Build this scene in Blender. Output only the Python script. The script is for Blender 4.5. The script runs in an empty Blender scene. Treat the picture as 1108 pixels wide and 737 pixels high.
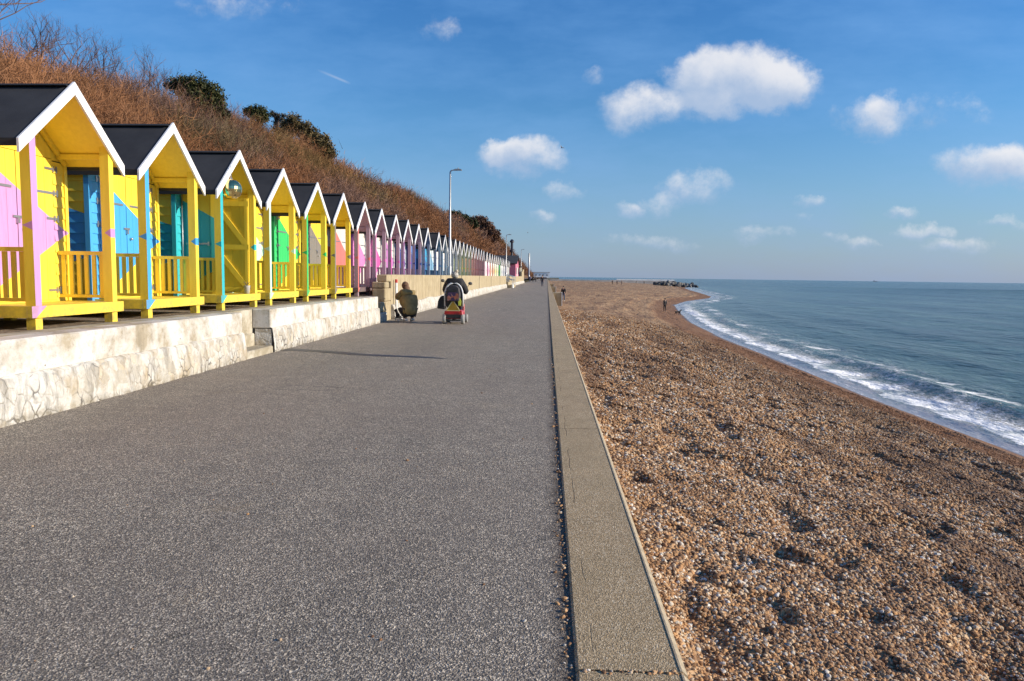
import bpy, bmesh, math, random
import numpy as np
from mathutils import Vector, Matrix
random.seed(7); rng = np.random.default_rng(7)
PI = math.pi
scene = bpy.context.scene
COL = scene.collection

# ------------------------------------------------------------------ helpers
def lin(c):
    return tuple((x/12.92 if x <= .04045 else ((x+.055)/1.055)**2.4) for x in [v/255 for v in c])

class NT:
    def __init__(s, tree):
        s.t = tree; s.n = tree.nodes; s.l = tree.links
    def put(s, sock, v):
        if v is None: return
        if isinstance(v, bpy.types.NodeSocket): s.l.new(v, sock)
        else:
            if isinstance(v, (tuple, list)) and len(v) == 3 and sock.type == 'RGBA': v = (*v, 1)
            sock.default_value = v
    def m(s, op, a, b=None, c=None, clamp=False):
        n = s.n.new('ShaderNodeMath'); n.operation = op; n.use_clamp = clamp
        s.put(n.inputs[0], a); s.put(n.inputs[1], b); s.put(n.inputs[2], c)
        return n.outputs[0]
    def vm(s, op, a, b=None):
        n = s.n.new('ShaderNodeVectorMath'); n.operation = op
        s.put(n.inputs[0], a); s.put(n.inputs[1], b)
        return n.outputs[0]
    def mix(s, f, a, b, mode='MIX'):
        n = s.n.new('ShaderNodeMix'); n.data_type = 'RGBA'; n.blend_type = mode
        s.put(n.inputs[0], f); s.put(n.inputs[6], a); s.put(n.inputs[7], b)
        return n.outputs[2]
    def ramp(s, f, stops, interp='LINEAR'):
        n = s.n.new('ShaderNodeValToRGB'); s.put(n.inputs[0], f)
        cr = n.color_ramp; cr.interpolation = interp
        while len(cr.elements) < len(stops): cr.elements.new(.5)
        for e, (p, c) in zip(cr.elements, stops):
            e.position = p; e.color = (*c, 1) if isinstance(c, (tuple, list)) else (c, c, c, 1)
        return n.outputs[0]
    def rng(s, f, a, b, c=0., d=1., smooth=False):
        n = s.n.new('ShaderNodeMapRange'); s.put(n.inputs[0], f)
        if smooth: n.interpolation_type = 'SMOOTHSTEP'
        for i, v in enumerate((a, b, c, d)): s.put(n.inputs[i+1], v)
        return n.outputs[0]
    def noise(s, vec, scale, detail=3, rough=.55, dist=0., out=0):
        n = s.n.new('ShaderNodeTexNoise'); s.put(n.inputs['Vector'], vec)
        n.inputs['Scale'].default_value = scale; n.inputs['Detail'].default_value = detail
        n.inputs['Roughness'].default_value = rough; n.inputs['Distortion'].default_value = dist
        return n.outputs[out]
    def voro(s, vec, scale, feat='F1', out='Distance', rand=1.):
        n = s.n.new('ShaderNodeTexVoronoi'); n.feature = feat; s.put(n.inputs['Vector'], vec)
        n.inputs['Scale'].default_value = scale; n.inputs['Randomness'].default_value = rand
        return n.outputs[out]
    def pos(s): return s.n.new('ShaderNodeNewGeometry').outputs['Position']
    def obj(s): return s.n.new('ShaderNodeTexCoord').outputs['Object']
    def sep(s, v):
        n = s.n.new('ShaderNodeSeparateXYZ'); s.put(n.inputs[0], v); return n.outputs
    def comb(s, x, y, z):
        n = s.n.new('ShaderNodeCombineXYZ')
        for i, v in enumerate((x, y, z)): s.put(n.inputs[i], v)
        return n.outputs[0]
    def attr(s, name, kind='GEOMETRY', out='Fac'):
        n = s.n.new('ShaderNodeAttribute'); n.attribute_name = name; n.attribute_type = kind
        return n.outputs[out]
    def bump(s, h, strength=.5, dist=.01, normal=None):
        n = s.n.new('ShaderNodeBump'); s.put(n.inputs['Height'], h)
        n.inputs['Strength'].default_value = strength; n.inputs['Distance'].default_value = dist
        s.put(n.inputs['Normal'], normal)
        return n.outputs[0]

def new_mat(name):
    m = bpy.data.materials.new(name); m.use_nodes = True
    t = NT(m.node_tree); b = t.n.get('Principled BSDF')
    return m, t, b

_mats = {}
def simple(name, col, rough=.6, metal=0., var=.12, scale=6., bump=0.):
    if name in _mats: return _mats[name]
    m, t, b = new_mat(name)
    p = t.obj(); n = t.noise(p, scale, 4)
    dark = tuple(c*(1-var) for c in col); lite = tuple(min(1, c*(1+var)) for c in col)
    t.put(b.inputs['Base Color'], t.ramp(n, [(.3, dark), (.7, lite)]))
    b.inputs['Roughness'].default_value = rough; b.inputs['Metallic'].default_value = metal
    if bump: t.put(b.inputs['Normal'], t.bump(t.noise(p, scale*8, 3), bump, .01))
    _mats[name] = m
    return m

def tag(o, label=None, cat=None, group=None, kind=None):
    if label: o['label'] = label
    if cat: o['category'] = cat
    if group: o['group'] = group
    if kind: o['kind'] = kind
    return o

def empty(name, loc, label, cat, group=None, rz=0.):
    o = bpy.data.objects.new(name, None); COL.objects.link(o)
    o.empty_display_size = .2; o.location = loc; o.rotation_euler = (0, 0, rz)
    return tag(o, label, cat, group)

class MB:
    def __init__(s): s.v = []; s.f = []; s.mi = []; s.cur = 0; s.smooth = []; s.sm = False
    def add(s, vs, fs):
        k = len(s.v); s.v += [tuple(v) for v in vs]
        for f in fs: s.f.append([i+k for i in f]); s.mi.append(s.cur); s.smooth.append(s.sm)
        return s
    def box(s, x0, x1, y0, y1, z0, z1):
        return s.add([(x0,y0,z0),(x1,y0,z0),(x1,y1,z0),(x0,y1,z0),(x0,y0,z1),(x1,y0,z1),(x1,y1,z1),(x0,y1,z1)],
                     [(0,3,2,1),(4,5,6,7),(0,1,5,4),(1,2,6,5),(2,3,7,6),(3,0,4,7)])
    def prism(s, poly, axis, a, b):
        # poly: list of 2D pts; axis 'x': pts=(y,z); 'y': pts=(x,z); 'z': pts=(x,y)
        def P(p, q):
            return {'x': (q, p[0], p[1]), 'y': (p[0], q, p[1]), 'z': (p[0], p[1], q)}[axis]
        n = len(poly)
        vs = [P(p, a) for p in poly] + [P(p, b) for p in poly]
        fs = [list(range(n)), list(range(2*n-1, n-1, -1))] + [(i, i+n, (i+1) % n + n, (i+1) % n) for i in range(n)]
        return s.add(vs, fs)
    def bar(s, a, b, w, h=None):
        # rectangular bar between points
        h = h or w
        a = Vector(a); b = Vector(b); d = (b-a).normalized()
        up = Vector((0,0,1)) if abs(d.z) < .9 else Vector((1,0,0))
        r = d.cross(up).normalized(); u = r.cross(d)
        vs = []
        for p in (a, b):
            for i, j in ((-1,-1),(1,-1),(1,1),(-1,1)): vs.append(p + r*i*w/2 + u*j*h/2)
        return s.add(vs, [(0,1,2,3),(7,6,5,4),(0,4,5,1),(1,5,6,2),(2,6,7,3),(3,7,4,0)])
    def tube(s, pts, rad, n=8, cap=True):
        rads = rad if isinstance(rad, (list, tuple)) else [rad]*len(pts)
        pts = [Vector(p) for p in pts]; rings = []
        d0 = (pts[1]-pts[0]).normalized()
        ref = Vector((0,0,1)) if abs(d0.z) < .8 else Vector((1,0,0))
        vs = []
        for i, p in enumerate(pts):
            d = (pts[min(i+1, len(pts)-1)]-pts[max(i-1, 0)]).normalized()
            r = d.cross(ref).normalized(); u = r.cross(d)
            for k in range(n):
                a = 2*PI*k/n; vs.append(p + (r*math.cos(a)+u*math.sin(a))*rads[i])
        fs = [(i*n+k, i*n+(k+1) % n, (i+1)*n+(k+1) % n, (i+1)*n+k) for i in range(len(pts)-1) for k in range(n)]
        if cap: fs += [list(range(n-1, -1, -1)), list(range((len(pts)-1)*n, len(pts)*n))]
        return s.add(vs, fs)
    def lathe(s, prof, n=16, c=(0,0,0), axis='z'):
        vs = []
        for r, z in prof:
            for k in range(n):
                a = 2*PI*k/n; x, y = r*math.cos(a), r*math.sin(a)
                v = {'z': (x, y, z), 'x': (z, x, y), 'y': (x, z, y)}[axis]
                vs.append((v[0]+c[0], v[1]+c[1], v[2]+c[2]))
        fs = [(i*n+k, i*n+(k+1) % n, (i+1)*n+(k+1) % n, (i+1)*n+k) for i in range(len(prof)-1) for k in range(n)]
        fs += [list(range(n-1, -1, -1)), list(range((len(prof)-1)*n, len(prof)*n))]
        return s.add(vs, fs)
    def ball(s, c, r, n=10, jit=0., sc=(1,1,1)):
        prof = []
        k = len(s.v)
        m = max(4, n//2+1)
        vs = []; 
        for i in range(m+1):
            th = PI*i/m
            for j in range(n):
                a = 2*PI*j/n
                q = 1+random.uniform(-jit, jit)
                vs.append((c[0]+r*q*sc[0]*math.sin(th)*math.cos(a), c[1]+r*q*sc[1]*math.sin(th)*math.sin(a), c[2]+r*q*sc[2]*math.cos(th)))
        fs = [(i*n+j, (i+1)*n+j, (i+1)*n+(j+1) % n, i*n+(j+1) % n) for i in range(m) for j in range(n)]
        return s.add(vs, fs)
    def build(s, name, mats, parent=None, bevel=0.):
        me = bpy.data.meshes.new(name); me.from_pydata(s.v, [], s.f)
        if not isinstance(mats, (list, tuple)): mats = [mats]
        for m in mats: me.materials.append(m)
        me.polygons.foreach_set('material_index', s.mi)
        me.polygons.foreach_set('use_smooth', s.smooth)
        me.update()
        if bevel or True:
            bm = bmesh.new(); bm.from_mesh(me)
            bmesh.ops.remove_doubles(bm, verts=bm.verts, dist=1e-6) if s.sm else None
            bmesh.ops.recalc_face_normals(bm, faces=bm.faces)
            if bevel: bmesh.ops.bevel(bm, geom=bm.edges, offset=bevel, segments=1, affect='EDGES')
            bm.to_mesh(me); bm.free()
        o = bpy.data.objects.new(name, me); COL.objects.link(o); o.parent = parent
        return o

def np_mesh(name, verts, faces, mat, attrs=None, smooth=False, colattr=None):
    """faces: (n,3) or (n,4) int array"""
    me = bpy.data.meshes.new(name)
    nv, nf, k = len(verts), len(faces), faces.shape[1]
    me.vertices.add(nv); me.vertices.foreach_set('co', np.asarray(verts, np.float32).ravel())
    me.loops.add(nf*k); me.loops.foreach_set('vertex_index', np.asarray(faces, np.int32).ravel())
    me.polygons.add(nf); me.polygons.foreach_set('loop_start', np.arange(0, nf*k, k, dtype=np.int32))
    me.polygons.foreach_set('loop_total', np.full(nf, k, np.int32))
    if smooth: me.polygons.foreach_set('use_smooth', np.ones(nf, bool))
    me.update(calc_edges=True)
    for n, a in (attrs or {}).items():
        at = me.attributes.new(n, 'FLOAT', 'POINT'); at.data.foreach_set('value', np.asarray(a, np.float32))
    if colattr is not None:
        at = me.attributes.new('col', 'FLOAT_COLOR', 'POINT')
        c = np.ones((nv, 4), np.float32); c[:, :3] = colattr; at.data.foreach_set('color', c.ravel())
    if mat: me.materials.append(mat)
    o = bpy.data.objects.new(name, me); COL.objects.link(o)
    return o

def grid_faces(nr, nc):
    i = np.arange(nr-1)[:, None]*nc + np.arange(nc-1)[None]
    return np.stack([i, i+1, i+nc+1, i+nc], -1).reshape(-1, 4)

# value noise in numpy
_perm = rng.random((256, 256))
def vnoise(x, y):
    xi = np.floor(x).astype(int); yi = np.floor(y).astype(int)
    fx = x-xi; fy = y-yi; fx = fx*fx*(3-2*fx); fy = fy*fy*(3-2*fy)
    a = _perm[xi & 255, yi & 255]; b = _perm[(xi+1) & 255, yi & 255]
    c = _perm[xi & 255, (yi+1) & 255]; d = _perm[(xi+1) & 255, (yi+1) & 255]
    return (a*(1-fx)+b*fx)*(1-fy)+(c*(1-fx)+d*fx)*fy
def fbm(x, y, o=4):
    s = 0; a = .5
    for k in range(o):
        s = s + a*(vnoise(x+17*k, y-9*k)-.5)*2; x = x*2.03; y = y*2.03; a *= .5
    return s

# ------------------------------------------------------------------ camera
F = 800.; CX, CY = 554., 368.5
Yc = Vector((592-CX, CY-299.4, -F)).normalized()
L_ = Vector((1, -.0135, 0))
Zc = L_.cross(Yc).normalized(); Xc = Yc.cross(Zc)
RM = Matrix((Xc, Yc, Zc))                     # camera -> world rotation
CAMZ = 1.5
cam = bpy.data.cameras.new('camera'); co = bpy.data.objects.new('camera', cam); COL.objects.link(co)
co.matrix_world = Matrix.Translation((0, 0, CAMZ)) @ RM.to_4x4()
cam.sensor_width = 36; cam.lens = F/1108*36; cam.clip_end = 60000; cam.clip_start = .05
scene.camera = co
def ray(u, v):
    d = RM @ Vector(((u-CX)/F, -(v-CY)/F, -1)); return d
def at_lat(u, X):            # world Y for lateral X under picture column u, on the horizon
    d = ray(u, 299.5+.0135*(u-600)); return d.y/d.x*X
def ztop(v, u, Y):           # height of a point at depth Y seen on row v
    d = ray(u, v); return CAMZ + d.z/d.y*Y

# ------------------------------------------------------------------ light, world
SUN_EL, SUN_AZ = 19., 95.     # azimuth clockwise from +Y
se, sa = math.radians(SUN_EL), math.radians(SUN_AZ)
sd = Vector((math.sin(sa)*math.cos(se), math.cos(sa)*math.cos(se), math.sin(se)))
sl = bpy.data.lights.new('sun', 'SUN'); so = bpy.data.objects.new('sun', sl); COL.objects.link(so)
sl.energy = 5.0; sl.angle = math.radians(.5); sl.color = (1, .88, .71)
so.rotation_euler = (-sd).to_track_quat('-Z', 'Y').to_euler()

w = bpy.data.worlds.new('World'); scene.world = w; w.use_nodes = True
t = NT(w.node_tree); bg = t.n['Background']
sky = t.n.new('ShaderNodeTexSky'); sky.sky_type = 'NISHITA'; sky.sun_disc = False
sky.sun_elevation = se; sky.sun_rotation = sa
sky.air_density = 1.25; sky.dust_density = .35; sky.ozone_density = 3.0; sky.altitude = 0
skyc = t.n.new('ShaderNodeHueSaturation'); t.l.new(sky.outputs[0], skyc.inputs['Color'])
skyc.inputs['Saturation'].default_value = 1.15; skyc.inputs['Value'].default_value = 1.0
SKYCOL = skyc.outputs[0]
gen = t.n.new('ShaderNodeTexCoord').outputs['Generated']
sx = t.sep(gen)
yy = t.m('MAXIMUM', sx[1], .02)
A = t.m('DIVIDE', sx[0], yy); B = t.m('DIVIDE', sx[2], yy)
front = t.rng(sx[1], .02, .15)
P = t.comb(A, B, 0.)
# domain warp
wn = t.n.new('ShaderNodeTexNoise'); t.put(wn.inputs['Vector'], P)
wn.inputs['Scale'].default_value = 14; wn.inputs['Detail'].default_value = 6; wn.inputs['Roughness'].default_value = .6
warp = t.vm('SCALE', t.vm('SUBTRACT', wn.outputs['Color'], (.5, .5, .5))); warp.node.inputs['Scale'].default_value = .055
PW = t.vm('ADD', P, warp); ws = t.sep(PW)
def gn(u, v):
    d = ray(u, v); return d.x/d.y, d.z/d.y
#        u    v    ru  rv  weight
lobes = [(800, 84, 78, 40, 1.25), (845, 95, 46, 30, 1.0), (752, 82, 42, 34, .9), (688, 116, 44, 30, 1.0), (762, 116, 46, 20, .6),
         (568, 170, 52, 24, 1.05), (548, 163, 26, 16, .5), (945, 128, 46, 24, .8), (955, 112, 20, 18, .6), (1075, 183, 70, 27, 1.0), (1095, 170, 34, 18, .5),
         (752, 204, 42, 22, .78), (712, 224, 28, 15, .7), (678, 229, 19, 11, .55), (608, 206, 26, 12, .5), (585, 238, 20, 10, .45),
         (875, 217, 24, 9, .45), (868, 235, 16, 7, .4), (975, 228, 20, 7, .45), (1000, 248, 34, 11, .5), (1040, 266, 50, 11, .5), (905, 254, 16, 8, .4),
         (820, 255, 50, 9, .38), (700, 262, 60, 10, .36), (930, 262, 26, 9, .42), (640, 85, 14, 11, .3), (475, 30, 26, 16, .33), (255, 8, 75, 16, .33), (1020, 120, 50, 20, .25),
         (1085, 240, 30, 8, .35)]
dens = None; top = None
for (u, v, ru, rv, wt) in lobes:
    a0, b0 = gn(u, v); ra = ru/F*1.08; rb = rv/F*1.06
    x = t.m('DIVIDE', t.m('SUBTRACT', ws[0], a0), ra); y = t.m('DIVIDE', t.m('SUBTRACT', ws[1], b0), rb)
    wt = wt+.16 if wt < .6 else wt
    g = t.m('MULTIPLY', t.m('SUBTRACT', 1., t.m('ADD', t.m('MULTIPLY', x, x), t.m('MULTIPLY', y, y)), clamp=True), wt)
    h = t.m('MULTIPLY', g, t.m('ADD', t.m('MULTIPLY', x, .25), y))
    dens = g if dens is None else t.m('ADD', dens, g)
    top = h if top is None else t.m('ADD', top, h)
fine = t.noise(P, 20, 8, .66)
d2 = t.m('ADD', dens, t.m('MULTIPLY', t.m('SUBTRACT', fine, .56), 1.9))
mask = t.m('MULTIPLY', t.m('MULTIPLY', t.rng(d2, .0, 1.15, 0, 1, True), t.rng(dens, 0., .12)), front)
shade = t.rng(t.m('ADD', t.m('DIVIDE', top, t.m('MAXIMUM', dens, .15)), t.m('MULTIPLY', t.m('SUBTRACT', t.noise(P, 12, 5, .6), .5), 1.4)), -.6, .6, 0, 1, True)
ccol = t.mix(shade, (4.0, 5.2, 7.2), (8.6, 8.6, 8.9))
# thin high veil near the horizon and a short contrail
a1, b1 = gn(342, 75); a2, b2 = gn(378, 90)
dx, dy = a2-a1, b2-b1; ll = math.hypot(dx, dy)
ta = t.m('ADD', t.m('MULTIPLY', t.m('SUBTRACT', A, a1), dx/ll), t.m('MULTIPLY', t.m('SUBTRACT', B, b1), dy/ll))
tb = t.m('ABSOLUTE', t.m('ADD', t.m('MULTIPLY', t.m('SUBTRACT', A, a1), -dy/ll), t.m('MULTIPLY', t.m('SUBTRACT', B, b1), dx/ll)))
con = t.m('MULTIPLY', t.m('MULTIPLY', t.rng(tb, .0022, .0005), t.rng(ta, 0, ll*.6)), t.rng(ta, ll*1.05, ll*.85))
con = t.m('MULTIPLY', con, .3)
mask = t.m('MAXIMUM', t.m('MULTIPLY', mask, .92), con)
veil = t.m('MULTIPLY', t.rng(t.noise(t.vm('MULTIPLY', P, (1, 3, 1)), 3.2, 6, .62), .42, .75), .34)
skyv = t.mix(veil, SKYCOL, (4.2, 4.9, 6.0))
hz = t.rng(sx[2], .22, 0., 0, .55)                       # hazy band low over the sea
skyh = t.mix(hz, skyv, (3.1, 4.15, 5.6))
skyh = t.mix(1., skyh, t.ramp(sx[2], [(0., (.86, 1.0, 1.30)), (.2, (.68, 1.06, 1.50)), (.5, (.46, 1.0, 1.58))]), 'MULTIPLY')
final = t.mix(mask, skyh, ccol)
t.l.new(final, bg.inputs['Color']); bg.inputs['Strength'].default_value = .076
scene.view_settings.view_transform = 'Standard'; scene.view_settings.look = 'None'
scene.view_settings.exposure = .42; scene.view_settings.gamma = 1
scene.cycles.max_bounces = 6

# ------------------------------------------------------------------ setting materials
m_asph, t, b = new_mat('asphalt'); p = t.pos()
va = t.sep(t.voro(p, 150, out='Color'))[0]; vb = t.sep(t.voro(p, 85, out='Color'))[1]
v1 = t.m('ADD', t.m('MULTIPLY', va, .62), t.m('MULTIPLY', vb, .38))
chips = t.ramp(v1, [(0, (.05, .048, .05)), (.38, (.085, .080, .077)), (.66, (.25, .232, .215)), (.9, (.62, .58, .54))])
big = t.noise(p, .35, 5, .6); med = t.noise(p, 3, 4)
chips = t.mix(t.rng(big, .35, .7, 0, .4), chips, (.17, .145, .13))
chips = t.mix(t.rng(med, .3, .7, 0, .35), chips, (.09, .085, .088), 'MIX')
speck = t.rng(t.voro(p, 9), .03, .02, 0, 1)
chips = t.mix(t.m('MULTIPLY', speck, .7), chips, (.35, .24, .14))
px = t.sep(p)
edge = t.m('MULTIPLY', t.rng(t.m('ADD', px[0], t.m('MULTIPLY', t.m('SUBTRACT', t.noise(p, 9, 4), .5), .16)), .02, .12, 0, 1), .8)
chips = t.mix(edge, chips, (.045, .034, .027))
trk = t.noise(t.vm('MULTIPLY', p, (.8, .10, 1)), 1.1, 4, .6)
chips = t.mix(t.rng(trk, .5, .68, 0, .35), chips, t.mix(1., chips, (.62, .62, .64), 'MULTIPLY'))
stn = t.rng(t.noise(p, .8, 6, .7), .6, .68, 0, .3)
chips = t.mix(stn, chips, (.20, .165, .12))
crk = t.voro(t.vm('ADD', p, t.vm('MULTIPLY', t.noise(p, 1.2, 5, .7, out=1), (.7, .7, 0))), .16, 'DISTANCE_TO_EDGE')
chips = t.mix(t.m('MULTIPLY', t.rng(crk, .0012, .0003), .55), chips, (.03, .028, .027))
damp = t.rng(t.noise(t.vm('MULTIPLY', p, (.9, .22, 1)), .9, 3), .62, .7, 0, .55)
damp = t.m('MULTIPLY', damp, t.rng(px[1], 40, 60))
chips = t.mix(damp, chips, (.03, .029, .03))
t.put(b.inputs['Base Color'], t.mix(1., chips, (1.42, 1.29, 1.06), 'MULTIPLY')); b.inputs['Roughness'].default_value = .85
t.put(b.inputs['Normal'], t.bump(t.m('ADD', t.voro(p, 150), t.voro(p, 85)), .8, .005))

m_kerb, t, b = new_mat('kerb_concrete'); p = t.pos()
v1 = t.sep(t.voro(p, 160, out='Color'))[0]
c = t.ramp(v1, [(0, (.12, .085, .05)), (.5, (.39, .265, .135)), (.85, (.60, .45, .27)), (1, (.74, .64, .48))])
c = t.mix(t.rng(t.noise(p, 2.2, 5, .65), .35, .75, 0, .6), c, (.19, .14, .07))
c = t.mix(t.rng(t.noise(p, .25, 3, .65), .4, .7, 0, .5), c, (.40, .30, .165))
kx = t.sep(p)
crack = t.m('ABSOLUTE', t.m('SUBTRACT', t.m('ADD', kx[0], t.m('MULTIPLY', t.m('SUBTRACT', t.noise(p, 3.5, 5, .6), .5), .05)), .205))
crk = t.m('MULTIPLY', t.rng(crack, .0035, .001), t.rng(t.noise(p, 1.3, 2), .5, .56))
c = t.mix(crk, c, (.03, .025, .02))
t.put(b.inputs['Base Color'], c); b.inputs['Roughness'].default_value = .9
t.put(b.inputs['Normal'], t.bump(t.m('SUBTRACT', t.voro(p, 160), t.m('MULTIPLY', crk, 2.)), .6, .004))
m_arris = simple('kerb_arris', (.38, .31, .21), .9, var=.25, scale=30, bump=.5)

def concrete(name, c1, c2, white=None, wamt=.5, scale=1.2, streak=False):
    m, t, b = new_mat(name); p = t.pos()
    c = t.mix(t.rng(t.noise(p, scale*2, 6, .65), .3, .7), c1, c2)
    if streak:
        st = t.noise(t.vm('MULTIPLY', p, (5, 5, .5)), 2., 4, .6)
        c = t.mix(t.rng(st, .45, .75, 0, .65), c, tuple(x*.45 for x in c1))
    if white:
        f = t.rng(t.noise(p, scale, 7, .68), .52-wamt*.3, .60-wamt*.3+.1)
        c = t.mix(f, c, white)
    c = t.mix(t.rng(t.noise(p, 5, 6, .75), .55, .7, 0, .4), c, tuple(x*.6 for x in c2))
    gr = t.rng(t.noise(p, 30, 4, .7), .56, .72, 0, .5)
    c = t.mix(gr, c, (.12, .11, .09))
    pit = t.rng(t.voro(p, 3.3), .045, .03)
    c = t.mix(t.m('MULTIPLY', pit, .8), c, (.07, .06, .05))
    t.put(b.inputs['Base Color'], c); b.inputs['Roughness'].default_value = .85
    t.put(b.inputs['Normal'], t.bump(t.m('SUBTRACT', t.noise(p, 14, 6, .7), pit), .45, .02))
    return m
m_cap = concrete('painted_concrete_cap', (.33, .28, .20), (.46, .41, .32), (.58, .565, .54), .48, 1.6, True)
m_beige = concrete('beige_concrete', (.33, .26, .15), (.47, .39, .25), None, 0, 1.5, True)
m_ledge = concrete('ledge_concrete', (.26, .22, .15), (.38, .33, .24), (.5, .46, .38), .2, 2.)
m_lit_side = concrete('sunlit_side_white', (.36, .32, .25), (.46, .43, .36), (.60, .59, .56), .8, 1.7)  # whiter concrete, puts sunlight into the colour of the buttress sides

m_rubble, t, b = new_mat('whitewashed_rubble'); p = t.pos()
pw = t.vm('ADD', p, t.vm('SCALE', t.vm('SUBTRACT', t.noise(p, 4, 3, out=1), (.5,.5,.5)))); pw.node.inputs[1].default_value = (0,0,0)
wv = t.vm('SCALE', t.vm('SUBTRACT', t.noise(p, 4, 3, out=1), (.5,.5,.5))); wv.node.inputs['Scale'].default_value = .16
pw = t.vm('MULTIPLY', t.vm('ADD', p, wv), (.4, 1., .75))
dte = t.voro(pw, 8.2, 'DISTANCE_TO_EDGE'); vc = t.sep(t.voro(pw, 8.2, out='Color'))
z = t.sep(p)[2]
gap = t.rng(dte, .07, .015)
gapn = t.m('MULTIPLY', gap, t.rng(t.m('ADD', t.noise(p, 2.3, 4), t.m('MULTIPLY', z, -.50)), .40, .50))
gapn = t.m('MULTIPLY', gapn, .85)
base = t.ramp(vc[0], [(0, (.36, .32, .26)), (.3, (.47, .44, .38)), (.62, (.57, .55, .51)), (1, (.52, .45, .34))])
base = t.mix(t.rng(t.noise(p, 1.9, 6, .75), .44, .56, 0, .8), base, (.60, .585, .55))
st = t.noise(t.vm('MULTIPLY', p, (4, 4, .6)), 2.6, 5, .65)
base = t.mix(t.rng(st, .5, .66, 0, .75), base, (.24, .225, .20))
base = t.mix(t.rng(t.noise(p, 1.7, 4, .7), .52, .66, 0, .6), base, (.36, .27, .15))
base = t.mix(t.rng(t.noise(p, 22, 5, .75), .5, .72, 0, .45), base, (.26, .24, .20))
base = t.mix(gapn, base, (.06, .052, .045))
base = t.mix(t.m('MULTIPLY', t.rng(z, .1, 0., 0, .8), t.rng(t.noise(p, 7, 4), .4, .6)), base, (.17, .14, .09))
rust = t.rng(t.voro(t.vm('MULTIPLY', p, (.5, 1, .6)), 1.3), .05, .03, 0, .85)
base = t.mix(rust, base, (.28, .05, .035))
t.put(b.inputs['Base Color'], base); b.inputs['Roughness'].default_value = .9
hh = t.m('ADD', t.m('MULTIPLY', t.rng(dte, 0, .14, 0, 1, True), t.rng(t.noise(p, 1.6, 4, .6), .38, .6, .0, .6)), t.m('MULTIPLY', t.noise(p, 9, 6, .7), 1.1))
t.put(b.inputs['Normal'], t.bump(hh, .8, .035))

def shingle_color(t, r):
    # flint, rust and chalk pebbles
    return t.ramp(r, [(0, (.06, .038, .024)), (.16, (.15, .078, .038)), (.36, (.30, .155, .068)), (.56, (.48, .26, .105)), (.72, (.38, .245, .135)), (.84, (.58, .41, .24)), (.93, (.46, .41, .33)), (.975, (.56, .51, .43)), (1, (.78, .70, .58))])
m_beach, t, b = new_mat('shingle'); p = t.pos()
shore = t.attr('shore'); wob = t.m('MULTIPLY', t.m('SUBTRACT', t.noise(t.vm('MULTIPLY', p, (1, .25, 1)), .6, 5, .6), .5), 2.2)
sh = t.m('ADD', shore, wob)
r1 = t.sep(t.voro(p, 38, out='Color'))[0]; r2 = t.sep(t.voro(p, 11, out='Color'))[1]
py = t.sep(p)[1]
far = t.rng(py, 18, 60)
rr = t.mix(far, t.comb(r1, r1, r1), t.comb(r2, r2, r2)); rr = t.sep(rr)[0]
c = shingle_color(t, t.m('ADD', t.m('MULTIPLY', rr, .75), t.m('MULTIPLY', t.noise(p, 1.7, 5, .7), .25)))
c = t.mix(t.rng(py, 30, 130, 0, .55), c, (.47, .285, .14))
band = t.noise(t.comb(t.m('MULTIPLY', sh, .55), t.m('MULTIPLY', py, .05), 0.), 1.6, 5, .65)
c = t.mix(t.rng(band, .50, .62, 0, .75), c, (.15, .078, .04))
c = t.mix(t.rng(band, .45, .33, 0, .6), c, (.55, .36, .20))
c = t.mix(t.rng(t.noise(p, 2.4, 4, .7), .5, .66, 0, .6), c, (.12, .062, .032))
c = t.mix(t.m('MULTIPLY', t.rng(t.noise(t.vm('MULTIPLY', p, (.35, .07, 1)), 1.2, 5, .65), .5, .64), t.rng(py, 25, 60, 0, .6)), c, (.20, .10, .05))
wet = t.rng(sh, 4.6, 3.0, 0, 1, True)
c = t.mix(t.m('MULTIPLY', wet, .8), c, (.20, .088, .035))
vw = t.rng(sh, .55, .1, 0, 1)
c = t.mix(t.m('MULTIPLY', vw, .8), c, (.10, .065, .045))
t.put(b.inputs['Base Color'], c)
t.put(b.inputs['Roughness'], t.rng(sh, .6, 0., .9, .32))
vh = t.m('MULTIPLY', t.voro(p, 38), 1.)
hgt = t.m('ADD', t.m('ADD', t.m('MULTIPLY', vh, .025), t.m('MULTIPLY', t.noise(p, 6, 4, .7), .10)), t.m('MULTIPLY', t.noise(p, 1.5, 4, .7), t.rng(py, 10, 80, .05, .22)))
bs = t.n.new('ShaderNodeBump'); t.put(bs.inputs['Height'], hgt); bs.inputs['Distance'].default_value = 1.; t.put(bs.inputs['Strength'], t.rng(sh, 1., 0., .8, .15))
t.put(b.inputs['Normal'], bs.outputs[0])

m_pebble, t, b = new_mat('pebble')
oi = t.n.new('ShaderNodeObjectInfo').outputs['Random']
pp = t.pos()
c = shingle_color(t, oi)
c = t.mix(t.rng(t.noise(pp, .9, 4, .6), .45, .7, 0, .5), c, (.17, .08, .035))
psh = t.m('ADD', t.attr('shore', 'INSTANCER'), t.m('MULTIPLY', t.m('SUBTRACT', t.noise(t.vm('MULTIPLY', pp, (1, .25, 1)), .6, 5, .6), .5), 2.2))
pband = t.noise(t.comb(t.m('MULTIPLY', psh, .55), t.m('MULTIPLY', t.sep(pp)[1], .05), 0.), 1.6, 5, .65)
c = t.mix(t.rng(psh, 6.5, 11., 0, .38), c, t.mix(1., c, (1.35, 1.4, 1.5), 'MULTIPLY'))
c = t.mix(t.m('MULTIPLY', t.rng(psh, 8.5, 6.), t.rng(psh, 3.8, 5., 0, .38)), c, (.13, .075, .045))
c = t.mix(t.rng(pband, .50, .60, 0, .7), c, (.13, .066, .034))
c = t.mix(t.rng(psh, 4.6, 3.2, 0, .8), c, (.20, .085, .034))
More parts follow.
